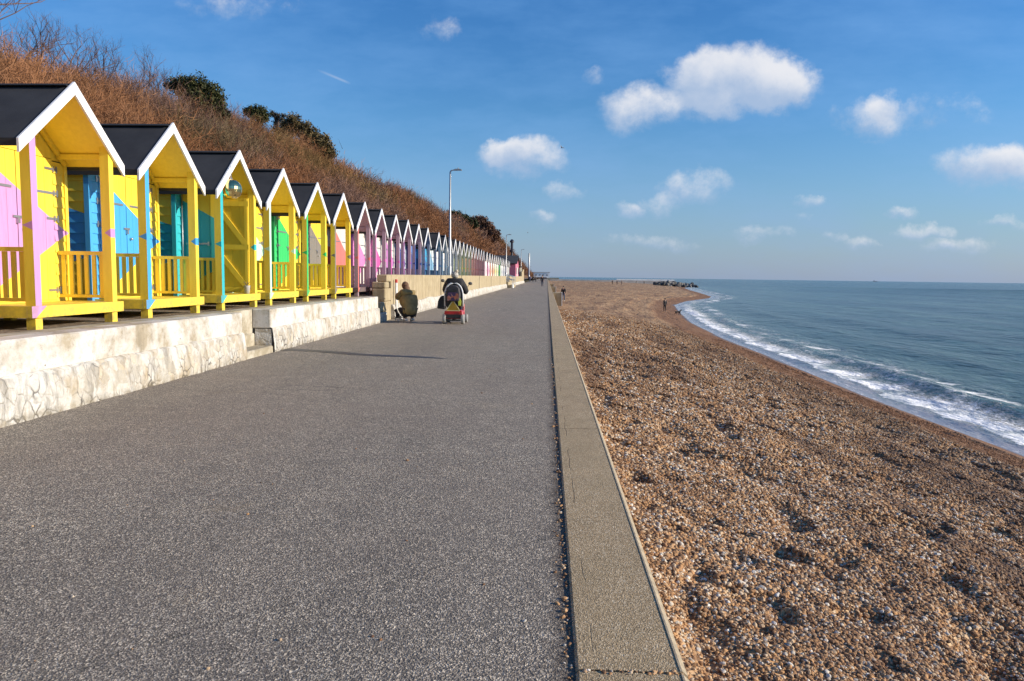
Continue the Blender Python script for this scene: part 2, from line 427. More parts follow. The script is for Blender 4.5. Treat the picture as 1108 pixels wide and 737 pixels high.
c = t.mix(t.rng(psh, 1.5, 1.0, 0, .6), c, (.07, .05, .04))
t.put(b.inputs['Base Color'], t.mix(.4, c, t.mix(1., c, t.ramp(t.noise(t.obj(), 2., 3), [(.3, .6), (.7, 1.3)]), 'MULTIPLY')))
b.inputs['Roughness'].default_value = .75; b.inputs['Specular IOR Level'].default_value = .3

# sea
m_sea, t, b = new_mat('sea_water'); p = t.pos()
off = t.attr('off'); sp = t.sep(p)
along = t.vm('MULTIPLY', p, (1, .45, 1))
ed = t.m('MULTIPLY', t.m('SUBTRACT', t.noise(p, .35, 4, .6), .5), 2.2)
o2 = t.m('ADD', off, ed)
lace = t.voro(t.vm('ADD', t.vm('MULTIPLY', p, (1, .8, 1)), t.vm('MULTIPLY', t.noise(p, 1.6, 4, .7, out=1), (1.2, 1.2, 0))), 2.1, 'DISTANCE_TO_EDGE')
n1 = t.noise(p, 1.7, 6, .72)
fb = t.noise(t.vm('MULTIPLY', p, (2.4, 1.1, 1)), 2.6, 6, .75)
main = t.m('MULTIPLY', t.rng(o2, .75, 1.0), t.rng(o2, 3.6, 1.7))
main = t.m('MAXIMUM', main, t.m('MULTIPLY', t.rng(t.m('ABSOLUTE', t.m('SUBTRACT', o2, .1)), .25, .05), .42))
main = t.rng(t.m('ADD', main, t.m('MULTIPLY', t.m('SUBTRACT', fb, .5), 2.4)), .35, .75)
main = t.m('MULTIPLY', main, t.rng(sp[1], 105, 135, 1, .45))
main = t.m('MULTIPLY', main, t.rng(t.noise(t.vm('MULTIPLY', p, (.35, .5, 1)), 1., 3, .6), .36, .52, .25, 1.))
lc = t.m('MULTIPLY', t.rng(lace, .16, .03), t.m('MULTIPLY', t.rng(o2, .5, 1.5), t.rng(o2, 7.2, 3.5)))
n2 = t.noise(t.vm('MULTIPLY', p, (1.3, .35, 1)), .9, 6, .7)
band2 = t.m('MULTIPLY', t.rng(o2, 3.2, 4.2), t.rng(o2, 6.6, 5.0))
band2 = t.m('MULTIPLY', band2, t.rng(t.noise(t.vm('MULTIPLY', p, (.3, .6, 1)), .35, 3), .45, .6))
b2 = t.rng(t.m('ADD', t.m('MULTIPLY', band2, .6), t.m('SUBTRACT', n1, .5)), .32, .6)
cap = t.m('MULTIPLY', t.rng(t.noise(t.vm('MULTIPLY', p, (.9, .25, 1)), .25, 7, .75), .735, .77), t.rng(off, 12, 30, 0, .0))
foam = t.m('MAXIMUM', t.m('MAXIMUM', main, t.m('MULTIPLY', lc, t.rng(n2, .42, .6, 0, .85))), t.m('MAXIMUM', b2, cap))
deep = t.ramp(t.noise(t.vm('MULTIPLY', p, (.5, .12, 1)), .09, 5, .6), [(.38, (.010, .036, .044)), (.5, (.030, .078, .080)), (.60, (.062, .118, .10))])
rip = t.noise(t.vm('MULTIPLY', p, (.55, .22, 1)), .8, 6, .7)
deep = t.mix(t.rng(rip, .42, .60), t.mix(1., deep, (.55, .62, .68), 'MULTIPLY'), t.mix(1., deep, (1.5, 1.35, 1.2), 'MULTIPLY'))
nearc = t.mix(t.rng(off, 22, 3), deep, (.085, .135, .115))
wetc = t.mix(t.rng(t.m('ADD', o2, t.m('SUBTRACT', n1, .5)), 1.1, .5), nearc, (.42, .36, .34))
col = t.mix(foam, wetc, (.93, .92, .90))
t.put(b.inputs['Base Color'], col)
t.put(b.inputs['Roughness'], t.m('ADD', t.rng(off, 10, 400, .16, .34), t.m('MULTIPLY', foam, .5)))
t.put(b.inputs['Specular IOR Level'], t.rng(off, 5, 160, .42, .15))
b.inputs['IOR'].default_value = 1.33
dcam = t.vm('LENGTH', p); dist = dcam.node.outputs['Value']
hb = t.m('ADD', t.m('MULTIPLY', t.noise(t.vm('MULTIPLY', p, (1.1, .55, 1)), 1.3, 6, .62), .30), t.m('MULTIPLY', t.noise(t.vm('MULTIPLY', p, (1., .4, 1)), .22, 4, .6), 1.1))
hb = t.m('ADD', hb, t.m('MULTIPLY', foam, .06))
bs = t.n.new('ShaderNodeBump'); t.put(bs.inputs['Height'], hb); bs.inputs['Distance'].default_value = 1.5
t.put(bs.inputs['Strength'], t.rng(off, -.3, 1.5, .04, .95))
t.put(b.inputs['Normal'], bs.outputs[0])

m_soil, t, b = new_mat('terrace_gravel'); p = t.pos()
r1 = t.sep(t.voro(p, 30, out='Color'))[0]
c = t.ramp(r1, [(0, (.10, .075, .05)), (.6, (.24, .18, .12)), (1, (.42, .34, .25))])
t.put(b.inputs['Base Color'], t.mix(t.rng(t.noise(p, 1.4, 4), .4, .6), c, (.19, .14, .09))); b.inputs['Roughness'].default_value = .95
t.put(b.inputs['Normal'], t.bump(t.noise(p, 12, 5, .7), .9, .05))

m_hill, t, b = new_mat('scrub_soil'); p = t.pos()
c = t.ramp(t.noise(p, .5, 7, .7), [(.3, (.07, .038, .02)), (.5, (.14, .075, .038)), (.7, (.20, .12, .06))])
t.put(b.inputs['Base Color'], c); b.inputs['Roughness'].default_value = 1.
t.put(b.inputs['Normal'], t.bump(t.noise(p, 2.5, 7, .75), 1., .6))

def vcol_mat(name, rough=.8, trans=0.):
    m, t, b = new_mat(name)
    t.put(b.inputs['Base Color'], t.attr('col', out='Color')); b.inputs['Roughness'].default_value = rough
    b.inputs['Specular IOR Level'].default_value = .2
    return m
m_twig = vcol_mat('twigs'); m_leaf = vcol_mat('foliage', .6)

# ------------------------------------------------------------------ shoreline and ground
SY = [-60, -20, 20, 30, 44, 57, 77, 100, 128, 150, 177, 195, 244, 297, 357, 430, 470, 500, 520, 900]
SX = [12.6, 12.6, 12.8, 12.8, 13.4, 13.7, 15.1, 18, 22, 28, 38.5, 43, 50, 57, 66, 80, 84, 60, -60, -300]
def sx_of(Y): return np.interp(Y, SY, SX)
WZ = -3.1
KX = .558
def beach_z(X, Y):
    s = sx_of(Y); tt = s-X
    z0 = np.interp(Y, [-20, 8, 25, 65, 120, 400], [-.10, -.10, -.40, -1.05, -1.25, -1.0])
    W = np.maximum(s-KX, 1.)
    q = np.clip((X-KX)/W, -1, 3)
    z = z0 + (WZ-z0)*q
    z = z + .10*np.sin(np.clip(q, 0, 1)*PI*1.0)*np.minimum(1, W/12)*2
    wide = np.clip((W-16)/20, 0, 1)
    zw = z0 + (WZ-z0)*np.clip((q-.35)/.65, 0, 3)**1.35
    z = z*(1-wide)+np.where(q < 1, zw, z)*wide
    damp = np.clip(tt/1.5, 0.0, 1)*np.clip((X-KX)/.3+.3, 0, 1)
    fade = 1
    z = z + damp*(.06*fbm(X*.9, Y*.5, 3) + .055*fbm(X*2.9+3, Y*2.7, 3)*np.interp(Y, [4, 30, 70], [.7, 1.1, .6]))
    # footprints and hollows
    tw = tt + .9*fbm(X*.05+3, Y*.09, 3)
    for c0, wd_, am in ((4.3, .55, .10), (7.2, .7, .09), (9.8, .6, .06)):
        dd = tw-c0
        z = z + damp*am*np.where(dd < 0, np.exp(-(dd/wd_)**2), np.exp(-(dd/(wd_*1.9))**2))
    hol = np.clip(vnoise(X*2.6+5, Y*2.3+9)-.70, 0, 1)*.34 + np.clip(vnoise(X*5.6+50, Y*5.1+19)-.62, 0, 1)*.17*np.interp(Y, [6, 30, 60], [1, 1.4, .8])
    z = z - damp*hol
    return z
# near grid: rows in Y geometric, columns in X
Yr = np.concatenate([np.linspace(-14, .8, 25), .8*np.exp(np.linspace(0, math.log(520/.8), 760))[1:]])
q = np.linspace(0, 1, 330)**1.25
YY = np.repeat(Yr[:, None], len(q), 1)
XX = KX - .02 + (sx_of(YY)+9-KX)*q[None]
ZZ = beach_z(XX, YY)
ob = np_mesh('beach', np.stack([XX, YY, ZZ], -1).reshape(-1, 3), grid_faces(len(Yr), len(q)), m_beach,
             {'shore': (sx_of(YY)-XX).ravel()}, smooth=True)
tag(ob, kind='structure')

# sea: polar sheet out to the horizon
ra = np.radians(np.linspace(-75, 110, 760))         # angle from +Y toward +X
rr_ = 9*np.exp(np.linspace(0, math.log(26000/9), 640))
RR, AA = np.meshgrid(rr_, ra, indexing='ij')
X = RR*np.sin(AA); Y = RR*np.cos(AA)
offs = X - sx_of(np.clip(Y, -60, 500))
offs = np.where(Y > 500, 60+0*Y, offs)
ph = offs + 1.6*fbm(X*.03, Y*.03, 3) + .5*fbm(X*.2, Y*.1, 3)
amp = np.interp(RR, [9, 120, 600, 3000], [1, 1, .6, 0])
near = np.clip((offs-.2)/1.2, 0, 1)
swell = .20*np.exp(-((ph-10.5)/1.5)**2) + .16*np.exp(-((ph-18)/2)**2) + .34*np.exp(-((ph-4.2)/.7)**2)*(.5+fbm(X*.1, Y*.06, 2)) + .2*np.exp(-((ph-1.1)/.45)**2)*(.7+.6*fbm(X*.5, Y*.4, 2))
swell = swell + .10*np.sin(ph*.42+2*fbm(X*.02, Y*.015, 2))*np.clip((offs-15)/20, 0, 1)
chop = .055*fbm(X*.8, Y*.45, 4)*near*np.interp(RR, [9, 60, 200], [1, 1, 0])
Z = WZ + .02 + (swell*near*amp) + chop
Z = np.where(offs < .2, WZ+.02+.0*Z, Z)
ob = np_mesh('sea', np.stack([X, Y, Z], -1).reshape(-1, 3), grid_faces(*X.shape), m_sea, {'off': offs.ravel()}, smooth=True)
tag(ob, kind='structure')

# base ground far below everything (reaches the horizon inland)
g = MB(); g.add([(-26000, -400, -3.3), (30, -400, -3.3), (30, 600, -3.3), (-300, 900, -3.3), (-26000, 26000, -3.3)], [(0, 1, 2, 3, 4)])
tag(g.build('ground', m_soil), kind='structure')

WX = -5.17
g = MB(); ys = list(range(-14, 40, 6))+[60, 100, 200, 400, 520]
vs = []; fs = []
for i, y in enumerate(ys): vs += [(WX-.3, y, 0), (.14, y, 0)]
for i in range(len(ys)-1): fs.append((2*i, 2*i+1, 2*i+3, 2*i+2))
g.add(vs, fs); pr = g.build('promenade', m_asph); tag(pr, kind='structure')
# wet streak running out of the steps
m_wet, t, b = new_mat('wet_tarmac'); p = t.pos()
t.put(b.inputs['Base Color'], t.ramp(t.sep(t.voro(p, 120, out='Color'))[0], [(0, (.012, .012, .013)), (1, (.05, .048, .046))])); b.inputs['Roughness'].default_value = .45
t.put(b.inputs['Normal'], t.bump(t.voro(p, 120), .6, .005))
top_, bot_ = [], []
N_ = 46
for i in range(N_+1):
    f = i/N_; X0 = -5.15+f*3.45; Y0 = 14.25-1.15*f+.07*math.sin(f*9)
    wd = (.26*(1-f)**.8+.085)*(.8+.5*random.random())*min(1, (1-f)*8+.15)
    top_.append((X0, Y0+wd*.6, .004)); bot_.append((X0, Y0-wd*.6, .004))
g = MB(); g.add(top_+bot_, [(i, N_+1+i, N_+2+i, i+1) for i in range(N_)])
tag(g.build('wet_patch', m_wet), kind='structure')

# kerb slabs
g = MB(); y = -6.3
while y < 420:
    ln = 4.5 if y < 60 else 30.
    x0, x1, z1 = .135, KX, .014
    g.cur = 0
    g.prism([(x0, -.3), (x1-.004, -2.9), (x1, z1-.02), (x1-.022, z1), (x0+.012, z1), (x0, z1-.012)], 'y', y+.007, y+ln-.007)
    g.cur = 1
    g.prism([(x1+.0025, z1-.06), (x1+.0025, z1-.018), (x1-.02, z1+.003), (x1-.028, z1+.003), (x1-.022, z1-.03)], 'y', y+.012, y+ln-.012)
    y += ln
kerb = g.build('kerb', [m_kerb, m_arris]); tag(kerb, kind='structure')

# buttresses jutting out to the beach
for i, (Y0, xr, lab) in enumerate([(68, 1.34, 'ochre concrete buttress of the sea wall nearest the camera'),
                                   (107, 1.25, 'second ochre concrete buttress jutting from the sea wall'),
                                   (150, 1.35, 'third and farthest ochre buttress jutting from the sea wall')]):
    g = MB(); g.box(KX+.005, xr, Y0, Y0+2.2, -3, .03)
    o = g.build('sea_wall_buttress', m_beige); tag(o, lab, 'buttress', 'buttresses along the sea wall')
    g = MB(); g.box(xr+.002, xr+.09, Y0-.05, Y0+2.25, -3, .06); g.build('lit_side', m_lit_side, o)  # sunlit sea side of the buttress, painted in as a white slab

# terrace
g = MB()
g.box(-5.9, WX-.403, -14, 22.7, -.2, .806)
tag(g.build('terrace_edge', m_ledge), kind='structure')
g = MB(); ys = [-14, 0, 20, 60, 120, 200, 300, 520]; vs = []
for y in ys: vs += [(-5.58, y, .802), (-10.5, y, .80)]
g.add(vs, [(2*i, 2*i+1, 2*i+3, 2*i+2) for i in range(len(ys)-1)])
tag(g.build('terrace_ground', m_soil), kind='structure')

# ------------------------------------------------------------------ walls
def low_wall(y0, y1, label):
    r = empty('promenade_wall', (0, y0, 0), label, 'wall', 'low whitewashed walls below the huts')
    g = MB(); n = max(4, int((y1-y0)/.12)); vs = []; fs = []
    prof = [(WX+.02, -.05), (WX+.03, .15), (WX+.01, .32), (WX-.005, .44), (WX-.07, .475)]
    for i in range(n+1):
        y = (y1-y0)*i/n
        for k, (x, z) in enumerate(prof):
            j = .035*fbm(np.array([y*4.+y0]), np.array([z*5.]), 3)[0] if k < 4 else 0
            vs.append((x+float(j), y, z+(.012*math.sin(y*7+y0) if k in (3, 4) else 0)))
    m_ = len(prof)
    for i in range(n):
        for k in range(m_-1): fs.append((i*m_+k, (i+1)*m_+k, (i+1)*m_+k+1, i*m_+k+1))
    g.sm = True; g.add(vs, fs)
    g.sm = False
    g.box(WX-.35, WX-.04, 0, (y1-y0), -.05, .44)
    g.build('rubble_base', m_rubble, r)
    g = MB(); g.box(WX-.40, WX-.045, 0.0, (y1-y0), .45, .815)
    o = g.build('cap', m_cap, r, bevel=.018)
    return r
low_wall(-14, 12.45, 'whitewashed rubble wall with a thick white cap, running from the left edge to the steps')
low_wall(13.75, 22.7, 'whitewashed rubble wall between the first steps and the stone pier')

# steps between the walls
r = empty('steps', (0, 12.45, 0), 'short worn concrete steps in the gap between the two white walls', 'steps')
g = MB(); g.box(WX-.35, WX+.0, .003, 1.297, -.05, .13); g.build('step', m_ledge, r, bevel=.02)
g = MB(); g.box(WX-.65, WX-.352, .003, 1.297, -.05, .36); g.build('step', m_ledge, r, bevel=.02)
g = MB(); g.box(WX-.73, WX-.652, .003, 1.297, -.05, .60); g.build('step', m_ledge, r, bevel=.02)
# end block beside the second wall
# stone pier at the start of the tall wall
r = empty('stone_pier', (WX, 22.8, 0), 'stepped pier of beige stone blocks between the low wall and the tall wall', 'stone pier')
for (x0, x1, y0, y1, z0, z1, nm, mt) in [(-.40, .02, .0, .9, -.05, .30, 'rubble_foot', m_rubble), (-.38, -.06, .35, 1.1, .30, .62, 'rough_stone', m_beige),
                                    (-.50, -.06, 1.0, 1.9, .62, 1.05, 'stone_block', m_beige), (-.50, -.06, 1.0, 1.9, -.05, .62, 'stone_block', m_beige),
                                    (-.50, -.06, 1.0, 1.6, 1.05, 1.26, 'stone_block', m_beige), (-.40, -.05, 1.25, 1.9, 1.262, 1.50, 'stone_block', m_beige)]:
    g = MB(); g.box(x0, x1, y0+.003, y1, z0, z1-.004); g.build(nm, mt, r, bevel=.03)

def tall_wall(y0, y1, label):
    r = empty('tall_wall', (0, y0, 0), label, 'wall', 'tall beige concrete walls behind the promenade')
    g = MB(); x = WX-.08
    g.box(x-.35, x, 0, y1-y0, -.05, 1.5); g.build('concrete_face', m_beige, r, bevel=.01)
    g = MB(); n = int((y1-y0)/.5); vs = []; fs = []
    for i in range(n+1):
        y = (y1-y0)*i/n; h = .50+.07*float(fbm(np.array([y*.9]), np.array([3.]), 3)[0])
        j = .03*float(fbm(np.array([y*2.]), np.array([9.]), 3)[0])
        vs += [(x-.01, y, -.05), (WX+.08+j, y, -.05), (WX+.05+j, y, h*.6), (WX-.03, y, h), (x-.01, y, h+.01)]
    for i in range(n):
        for k in range(4): fs.append((5*i+k, 5*i+5+k, 5*i+6+k, 5*i+k+1))
    fs += [(0, 1, 2, 3, 4), tuple(5*n+k for k in (4, 3, 2, 1, 0))]
    g.add(vs, fs); g.build('white_footing', m_rubble, r)
    return r, x
m_joint = simple('joint_tar', (.035, .03, .025), .9)
r, x = tall_wall(24.75, 95, 'long tall beige wall with a white rubble footing, nearest of the two')
for u in (477, 499.5, 518.5, 531.5, 541):
    Y0 = at_lat(u, x)-24.75
    g = MB(); g.box(x-.02, x+.012, Y0-.07, Y0+.07, .45, 1.498); g.build('joint', m_joint, r)
r, x = tall_wall(104, 168, 'far stretch of tall beige wall beyond the railed platform')
g = MB(); g.box(x-.3, x+.002, 50, 64, 1.502, 2.5); g.box(x-.3, x+.002, 56, 64, 2.502, 3.0); g.build('raised_end', m_beige, r)

# railed platform / steps
m_galv = simple('galvanised', (.42, .43, .44), .45, .6); m_whitep = simple('white_metal_paint', (.75, .75, .73), .5)
r = empty('railed_platform', (WX, 95.1, 0), 'concrete landing with white steps and grey handrails set into the tall wall', 'platform')
g = MB(); g.box(-.5, .75, 0, 8.7, -.05, .35); g.build('landing', m_beige, r)
g = MB(); g.box(-.5, .2, 0, 8.7, .352, .75); g.build('step', m_beige, r)
for yy_ in (.1, 4.2, 8.4):
    g = MB(); g.tube([(.72, yy_, .35), (.72, yy_, 1.45)], .04); g.build('post', m_galv, r)
    g = MB(); g.tube([(-.2, yy_, .35), (-.2, yy_, 1.75)], .04); g.build('post', m_galv, r)
    for zz in (.95, 1.45):
        g = MB(); g.tube([(-.2, yy_, zz+.25), (.72, yy_, zz)], .035); g.build('rail', m_galv, r)
g = MB(); g.tube([(.72, .1, 1.45), (.72, 8.4, 1.45)], .04); g.build('rail', m_galv, r)
g = MB(); g.lathe([(.16, 0), (.13, .3), (.05, .55)], 10, (.78, -.1, 0)); g.build('white_post_foot', m_whitep, r)

# white marker pipe by the pier
g = MB(); g.sm = True; g.tube([(0, 0, 0), (0, 0, 1.22)], .045, 10)
r = g.build('marker_post', simple('weathered_white', (.72, .71, .68), .6)); r.location = (WX+.02, 25.15, 0)
tag(r, 'slim white post with a red top, standing at the near end of the tall wall', 'post')
g = MB(); g.tube([(0, 0, 1.222), (0, 0, 1.34)], .047, 10); g.build('red_top', simple('red_paint', (.5, .04, .03), .5), r)

# ------------------------------------------------------------------ beach huts
def paint(name, base, accent, mode):
    """mode 'front': sideways triangle with its apex at the far corner; 'side': band; 'post': accent on the sea face"""
    key = name
    m, t, b = new_mat(name); p = t.obj(); s = t.sep(p)
    zc = 1.20
    dz = t.m('ABSOLUTE', t.m('SUBTRACT', s[2], zc))
    if mode == 'front':
        mk = t.m('LESS_THAN', dz, t.m('MULTIPLY', t.m('SUBTRACT', .97, s[1]), .54))
    elif mode == 'side':
        mk = t.m('LESS_THAN', dz, t.m('ADD', t.m('MULTIPLY', t.m('SUBTRACT', -.79, s[0]), .33), .30))
    elif mode == 'near_post':
        nx = t.sep(t.n.new('ShaderNodeNewGeometry').outputs['True Normal'])[0]
        arrow = t.m('LESS_THAN', t.m('ADD', t.m('MULTIPLY', dz, 1.6), t.m('MULTIPLY', t.m('ADD', s[0], .13), -.0)), t.m('MULTIPLY', t.m('ADD', s[0], .13), .7))
        mk = t.m('MAXIMUM', t.m('GREATER_THAN', nx, .7), arrow)
    elif mode == 'far_post':
        mk = t.m('LESS_THAN', t.m('ADD', t.m('MULTIPLY', dz, 1.4), 0.), t.m('MULTIPLY', t.m('ADD', s[0], .09), 1.))
    elif mode == 'deck':
        nx = t.sep(t.n.new('ShaderNodeNewGeometry').outputs['True Normal'])[0]
        mk = t.m('MULTIPLY', t.m('GREATER_THAN', nx, .7), t.m('LESS_THAN', t.m('ADD', s[1], .86), t.m('MULTIPLY', t.m('SUBTRACT', s[2], .13), 1.4)))
    else: mk = 0.
    g1 = t.noise(t.vm('MULTIPLY', p, (6, 6, .8)), 3, 4, .6); g2 = t.noise(p, 7, 5, .7)
    c = t.mix(mk, base, accent)
    c = t.mix(t.rng(g1, .35, .72, 0, .36), c, t.mix(1., c, (.72, .66, .55), 'MULTIPLY'))
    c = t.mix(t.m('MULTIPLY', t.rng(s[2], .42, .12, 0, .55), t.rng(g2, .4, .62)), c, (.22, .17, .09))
    t.put(b.inputs['Base Color'], c); b.inputs['Roughness'].default_value = .5
    t.put(b.inputs['Normal'], t.bump(g1, .12, .004))
    return m
m_felt, t, b = new_mat('roof_felt'); p = t.pos()
t.put(b.inputs['Base Color'], t.mix(t.rng(t.noise(p, 1.5, 5, .6), .35, .7), (.020, .020, .022), (.042, .042, .044)))
b.inputs['Roughness'].default_value = .85
t.put(b.inputs['Normal'], t.bump(t.noise(p, 60, 4, .7), .4, .006))
m_barge = simple('white_bargeboard', (.78, .78, .78), .5, var=.10, scale=5)
m_metal = simple('hinge_metal', (.42, .42, .44), .4, .8)
m_dark = simple('dark_interior', (.02, .02, .02), .9)
m_blackframe = simple('navy_frame', (.035, .04, .06), .6)

RIDGE, EAVE, HW = 2.99, 2.15, 1.0
def roof_z(y): return RIDGE-(RIDGE-EAVE)*abs(y)/HW
XW = -.79; XB = -2.9; BW = .95; FL = .27
slope = math.atan2(RIDGE-EAVE, HW)
protos = {}
def clap_wall_x(g, x, y0, y1, z0, z1, h=.152, roofcut=True, sgn=1):   # boards facing +x
    z = z0
    while z < z1-.02:
        zt = min(z+h, z1)
        def yl(zz):
            if roofcut and zz > roof_z(max(abs(y0), abs(y1)))-.05:
                lim = max(.02, (RIDGE-.05-zz)/(RIDGE-EAVE)*HW); return max(y0, -lim), min(y1, lim)
            return y0, y1
        a, b_ = yl(z); c, d = yl(zt)
        if b_ <= a+.005 or d <= c: break
        g.add([(x+.018, a, z), (x+.018, b_, z), (x+.002, d, zt), (x+.002, c, zt), (x-.03, a, z), (x-.03, b_, z), (x-.03, d, zt), (x-.03, c, zt)],
              [(0,1,2,3), (5,4,7,6), (4,5,1,0), (3,2,6,7), (4,0,3,7), (1,5,6,2)])
        z = zt
def clap_wall_y(g, y, s, x0, x1, z0, z1, h=.152):
    z = z0
    while z < z1-.02:
        zt = min(z+h, z1)
        g.add([(x0, y+s*.018, z), (x1, y+s*.018, z), (x1, y+s*.002, zt), (x0, y+s*.002, zt), (x0, y-s*.03, z), (x1, y-s*.03, z), (x1, y-s*.03, zt), (x0, y-s*.03, zt)],
              [(0,1,2,3), (5,4,7,6), (4,5,1,0), (3,2,6,7), (4,0,3,7), (1,5,6,2)])
        z = zt
def door_leaf(root, mats, y0, y1, hinge_y, open_=None, brace=False, lod=0):
    """one leaf; local frame at hinge so it can swing"""
    w = y1-y0; z0, z1 = FL+.02, 2.17
    g = MB(); nb = 4 if lod == 0 else 1
    for k in range(nb):
        g.box(0.0, .028, y0-hinge_y+w*k/nb+.003, y0-hinge_y+w*(k+1)/nb-.003, z0, z1)
    o = g.build('door', mats['front'], root)
    return o, z0, z1, w
def make_hut(root, M, lod=0, opened=False):
    XF = XW+.12 if lod == 3 else 0.
    # deck
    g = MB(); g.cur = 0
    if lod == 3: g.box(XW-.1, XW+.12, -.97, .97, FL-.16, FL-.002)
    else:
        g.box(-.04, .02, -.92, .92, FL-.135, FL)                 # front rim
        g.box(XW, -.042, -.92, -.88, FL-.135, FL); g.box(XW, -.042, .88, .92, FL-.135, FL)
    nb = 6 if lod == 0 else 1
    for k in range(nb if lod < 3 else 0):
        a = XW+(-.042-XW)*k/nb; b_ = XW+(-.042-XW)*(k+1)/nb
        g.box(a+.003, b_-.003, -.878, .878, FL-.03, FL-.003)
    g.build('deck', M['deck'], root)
    for yy in (-.76, .76):
        for xx in ((-.07, -1.5, -2.7) if lod < 3 else (-.85, -2.7)):
            g = MB(); g.box(xx-.055, xx+.055, yy-.06, yy+.06, -.02, FL-.137 if xx > -1 else .10)
            g.build('foot', M['plain'], root)
    # posts
    for s, nm in (((-1, 'near_post'), (1, 'far_post')) if lod < 3 else ()):
        ya, yb = sorted((s*.71, s*.815))
        g = MB(); zt = roof_z(.76)-.045
        g.prism([(ya, FL+.001), (yb, FL+.001), (yb, roof_z(yb)-.045), (ya, roof_z(ya)-.045)], 'x', -.13, -.008)
        g.build('post', M[nm], root)
    # side railings
    for s in ((-1, 1) if lod < 3 else ()):
        g = MB(); y = s*.765
        g.box(XW+.02, -.132, y-.03, y+.03, .90, .95); g.box(XW+.02, -.132, y-.02, y+.02, FL+.05, FL+.09)
        n = 6
        for k in range(n):
            x = XW+.08+(-.20-XW-.02)*k/(n-1)*.93
            g.box(x-.026, x+.026, y-.014, y+.014, FL+.092, .898)
        g.build('railing', M['plain'], root)
    # body: side and back walls
    zt = roof_z(BW)-.03
    g = MB()
    for s in (-1, 1): clap_wall_y(g, s*BW, s, XB, XW-.02, FL-.1, zt, .152 if lod < 2 else .5)
    g.box(XB-.03, XB, -BW, BW, FL-.1, zt)
    g.prism([(-BW, zt), (BW, zt), (0, RIDGE-.06)], 'x', XB-.03, XB)
    g.box(XB, XW-.03, -BW+.03, BW-.03, FL-.08, FL-.02)
    g.build('side_walls', M['side'], root)
    # front wall around the doors
    g = MB(); h = .152 if lod < 2 else .5
    clap_wall_x(g, XW, -BW, -.70, FL-.1, zt, h, False); clap_wall_x(g, XW, .70, BW, FL-.1, zt, h, False)
    g.prism([(-BW, zt), (-.70, zt), (-.70, roof_z(.70)-.04)], 'x', XW-.03, XW+.004)
    g.prism([(BW, zt), (.70, zt), (.70, roof_z(.70)-.04)], 'x', XW-.03, XW+.004)
    g.prism([(-.698, 2.18), (.698, 2.18), (.698, roof_z(.70)-.04), (0, RIDGE-.05), (-.698, roof_z(.70)-.04)], 'x', XW-.03, XW+.004)
    g.box(XW-.03, XW+.004, -.698, .698, FL-.1, FL+.015)
    g.build('front_wall', M['front'], root)
    for s in (-1, 1):
        g = MB(); ya, yb = sorted((s*(BW-.03), s*(BW+.03))); g.box(XW-.045, XW+.03, ya, yb, FL-.1, roof_z(BW)-.05)
        g.build('corner_trim', M['front'], root)
    # doors
    for s in (-1, 1):
        hy = s*.695
        z0, z1 = FL+.02, 2.17; wdt = .69
        g = MB(); nb = 4 if lod == 0 else 1
        for k in range(nb):
            a, b_ = sorted((-s*(wdt*k/nb+.002), -s*(wdt*(k+1)/nb-.002)))
            g.box(0., .028, a, b_, 0, z1-z0)
        # door is built in hut coordinates so the painted triangle carries on
        for i, v in enumerate(g.v): g.v[i] = (v[0]+XW-.015, v[1]+hy, v[2]+z0)
        if opened:
            bmx = Matrix.Translation((XW, hy, 0)) @ Matrix.Rotation(s*math.radians(-88), 4, 'Z').inverted() @ Matrix.Translation((-XW, -hy, 0))
            src = list(g.v)
            g.v = [tuple(bmx @ Vector(v)) for v in g.v]
        mt = M['front']
        if opened: mt = M['open_near'] if s < 0 else M['plain']
        d = g.build('door', mt, root)
        if lod <= 1 and not opened:
            for zz, ln in ((2.04, .16), (1.72, .60), (1.38, .15), (.42, .16)):
                g = MB(); ya, yb = sorted((hy+s*.05, hy-s*ln)); g.box(XW+.014, XW+.022, ya, yb, zz-.016, zz+.016)
                g.box(XW+.014, XW+.03, hy-.012, hy+.012, zz-.04, zz+.04)
                g.box(XW+.02, XW+.026, hy+s*.052, hy+s*.085, zz-.045, zz+.045)
                g.build('hinge', m_metal, d)
            if s > 0 and lod == 0:
                g = MB(); g.box(XW+.014, XW+.03, -.09, .07, 1.34, 1.37); g.box(XW+.015, XW+.05, -.035, .0, 1.27, 1.34); g.build('padlock', m_metal, d)
                g = MB(); g.sm = True; g.lathe([(.0, .0), (.02, .002), (.022, .03), (.012, .045), (0, .046)], 10, (XW+.014, .09, 1.2), 'x'); g.build('door_knob', m_metal, d)
        if opened:
            yface = hy-.012*s
            if s > 0:   # Z-brace on the inner face, facing the camera
                g = MB(); xa, xb = XW+.02, XW+.67; yf = hy-.03
                for zz in (FL+.08, 1.20, 2.06): g.box(xa, xb, yf-.022, yf, zz-.05, zz+.05)
                g.bar((xa+.04, yf-.011, 1.10), (xb-.05, yf-.011, FL+.14), .022, .10)
                g.bar((xa+.04, yf-.011, 1.98), (xb-.05, yf-.011, 1.26), .022, .10)
                g.box(xa, xa+.06, yf-.02, yf-.001, FL+.03, 2.16); g.box(xb-.06, xb, yf-.02, yf-.001, FL+.03, 2.16)
                g.build('brace', M['plain'], d)
            else:
                g = MB(); g.box(XW+.08, XW+.5, hy-.03, hy-.022, 1.19, 1.22); g.box(XW+.50, XW+.53, hy-.06, hy-.022, 1.17, 1.24); g.build('latch', m_metal, d)
                g = MB(); g.sm = True; g.tube([(XW+.04, hy-.06, .3), (XW+.04, hy-.06, 2.1)], .014, 8); g.build('hinge_rod', m_metal, d)
    # soffit lining under the porch roof (two slopes) + rafter
    g = MB()
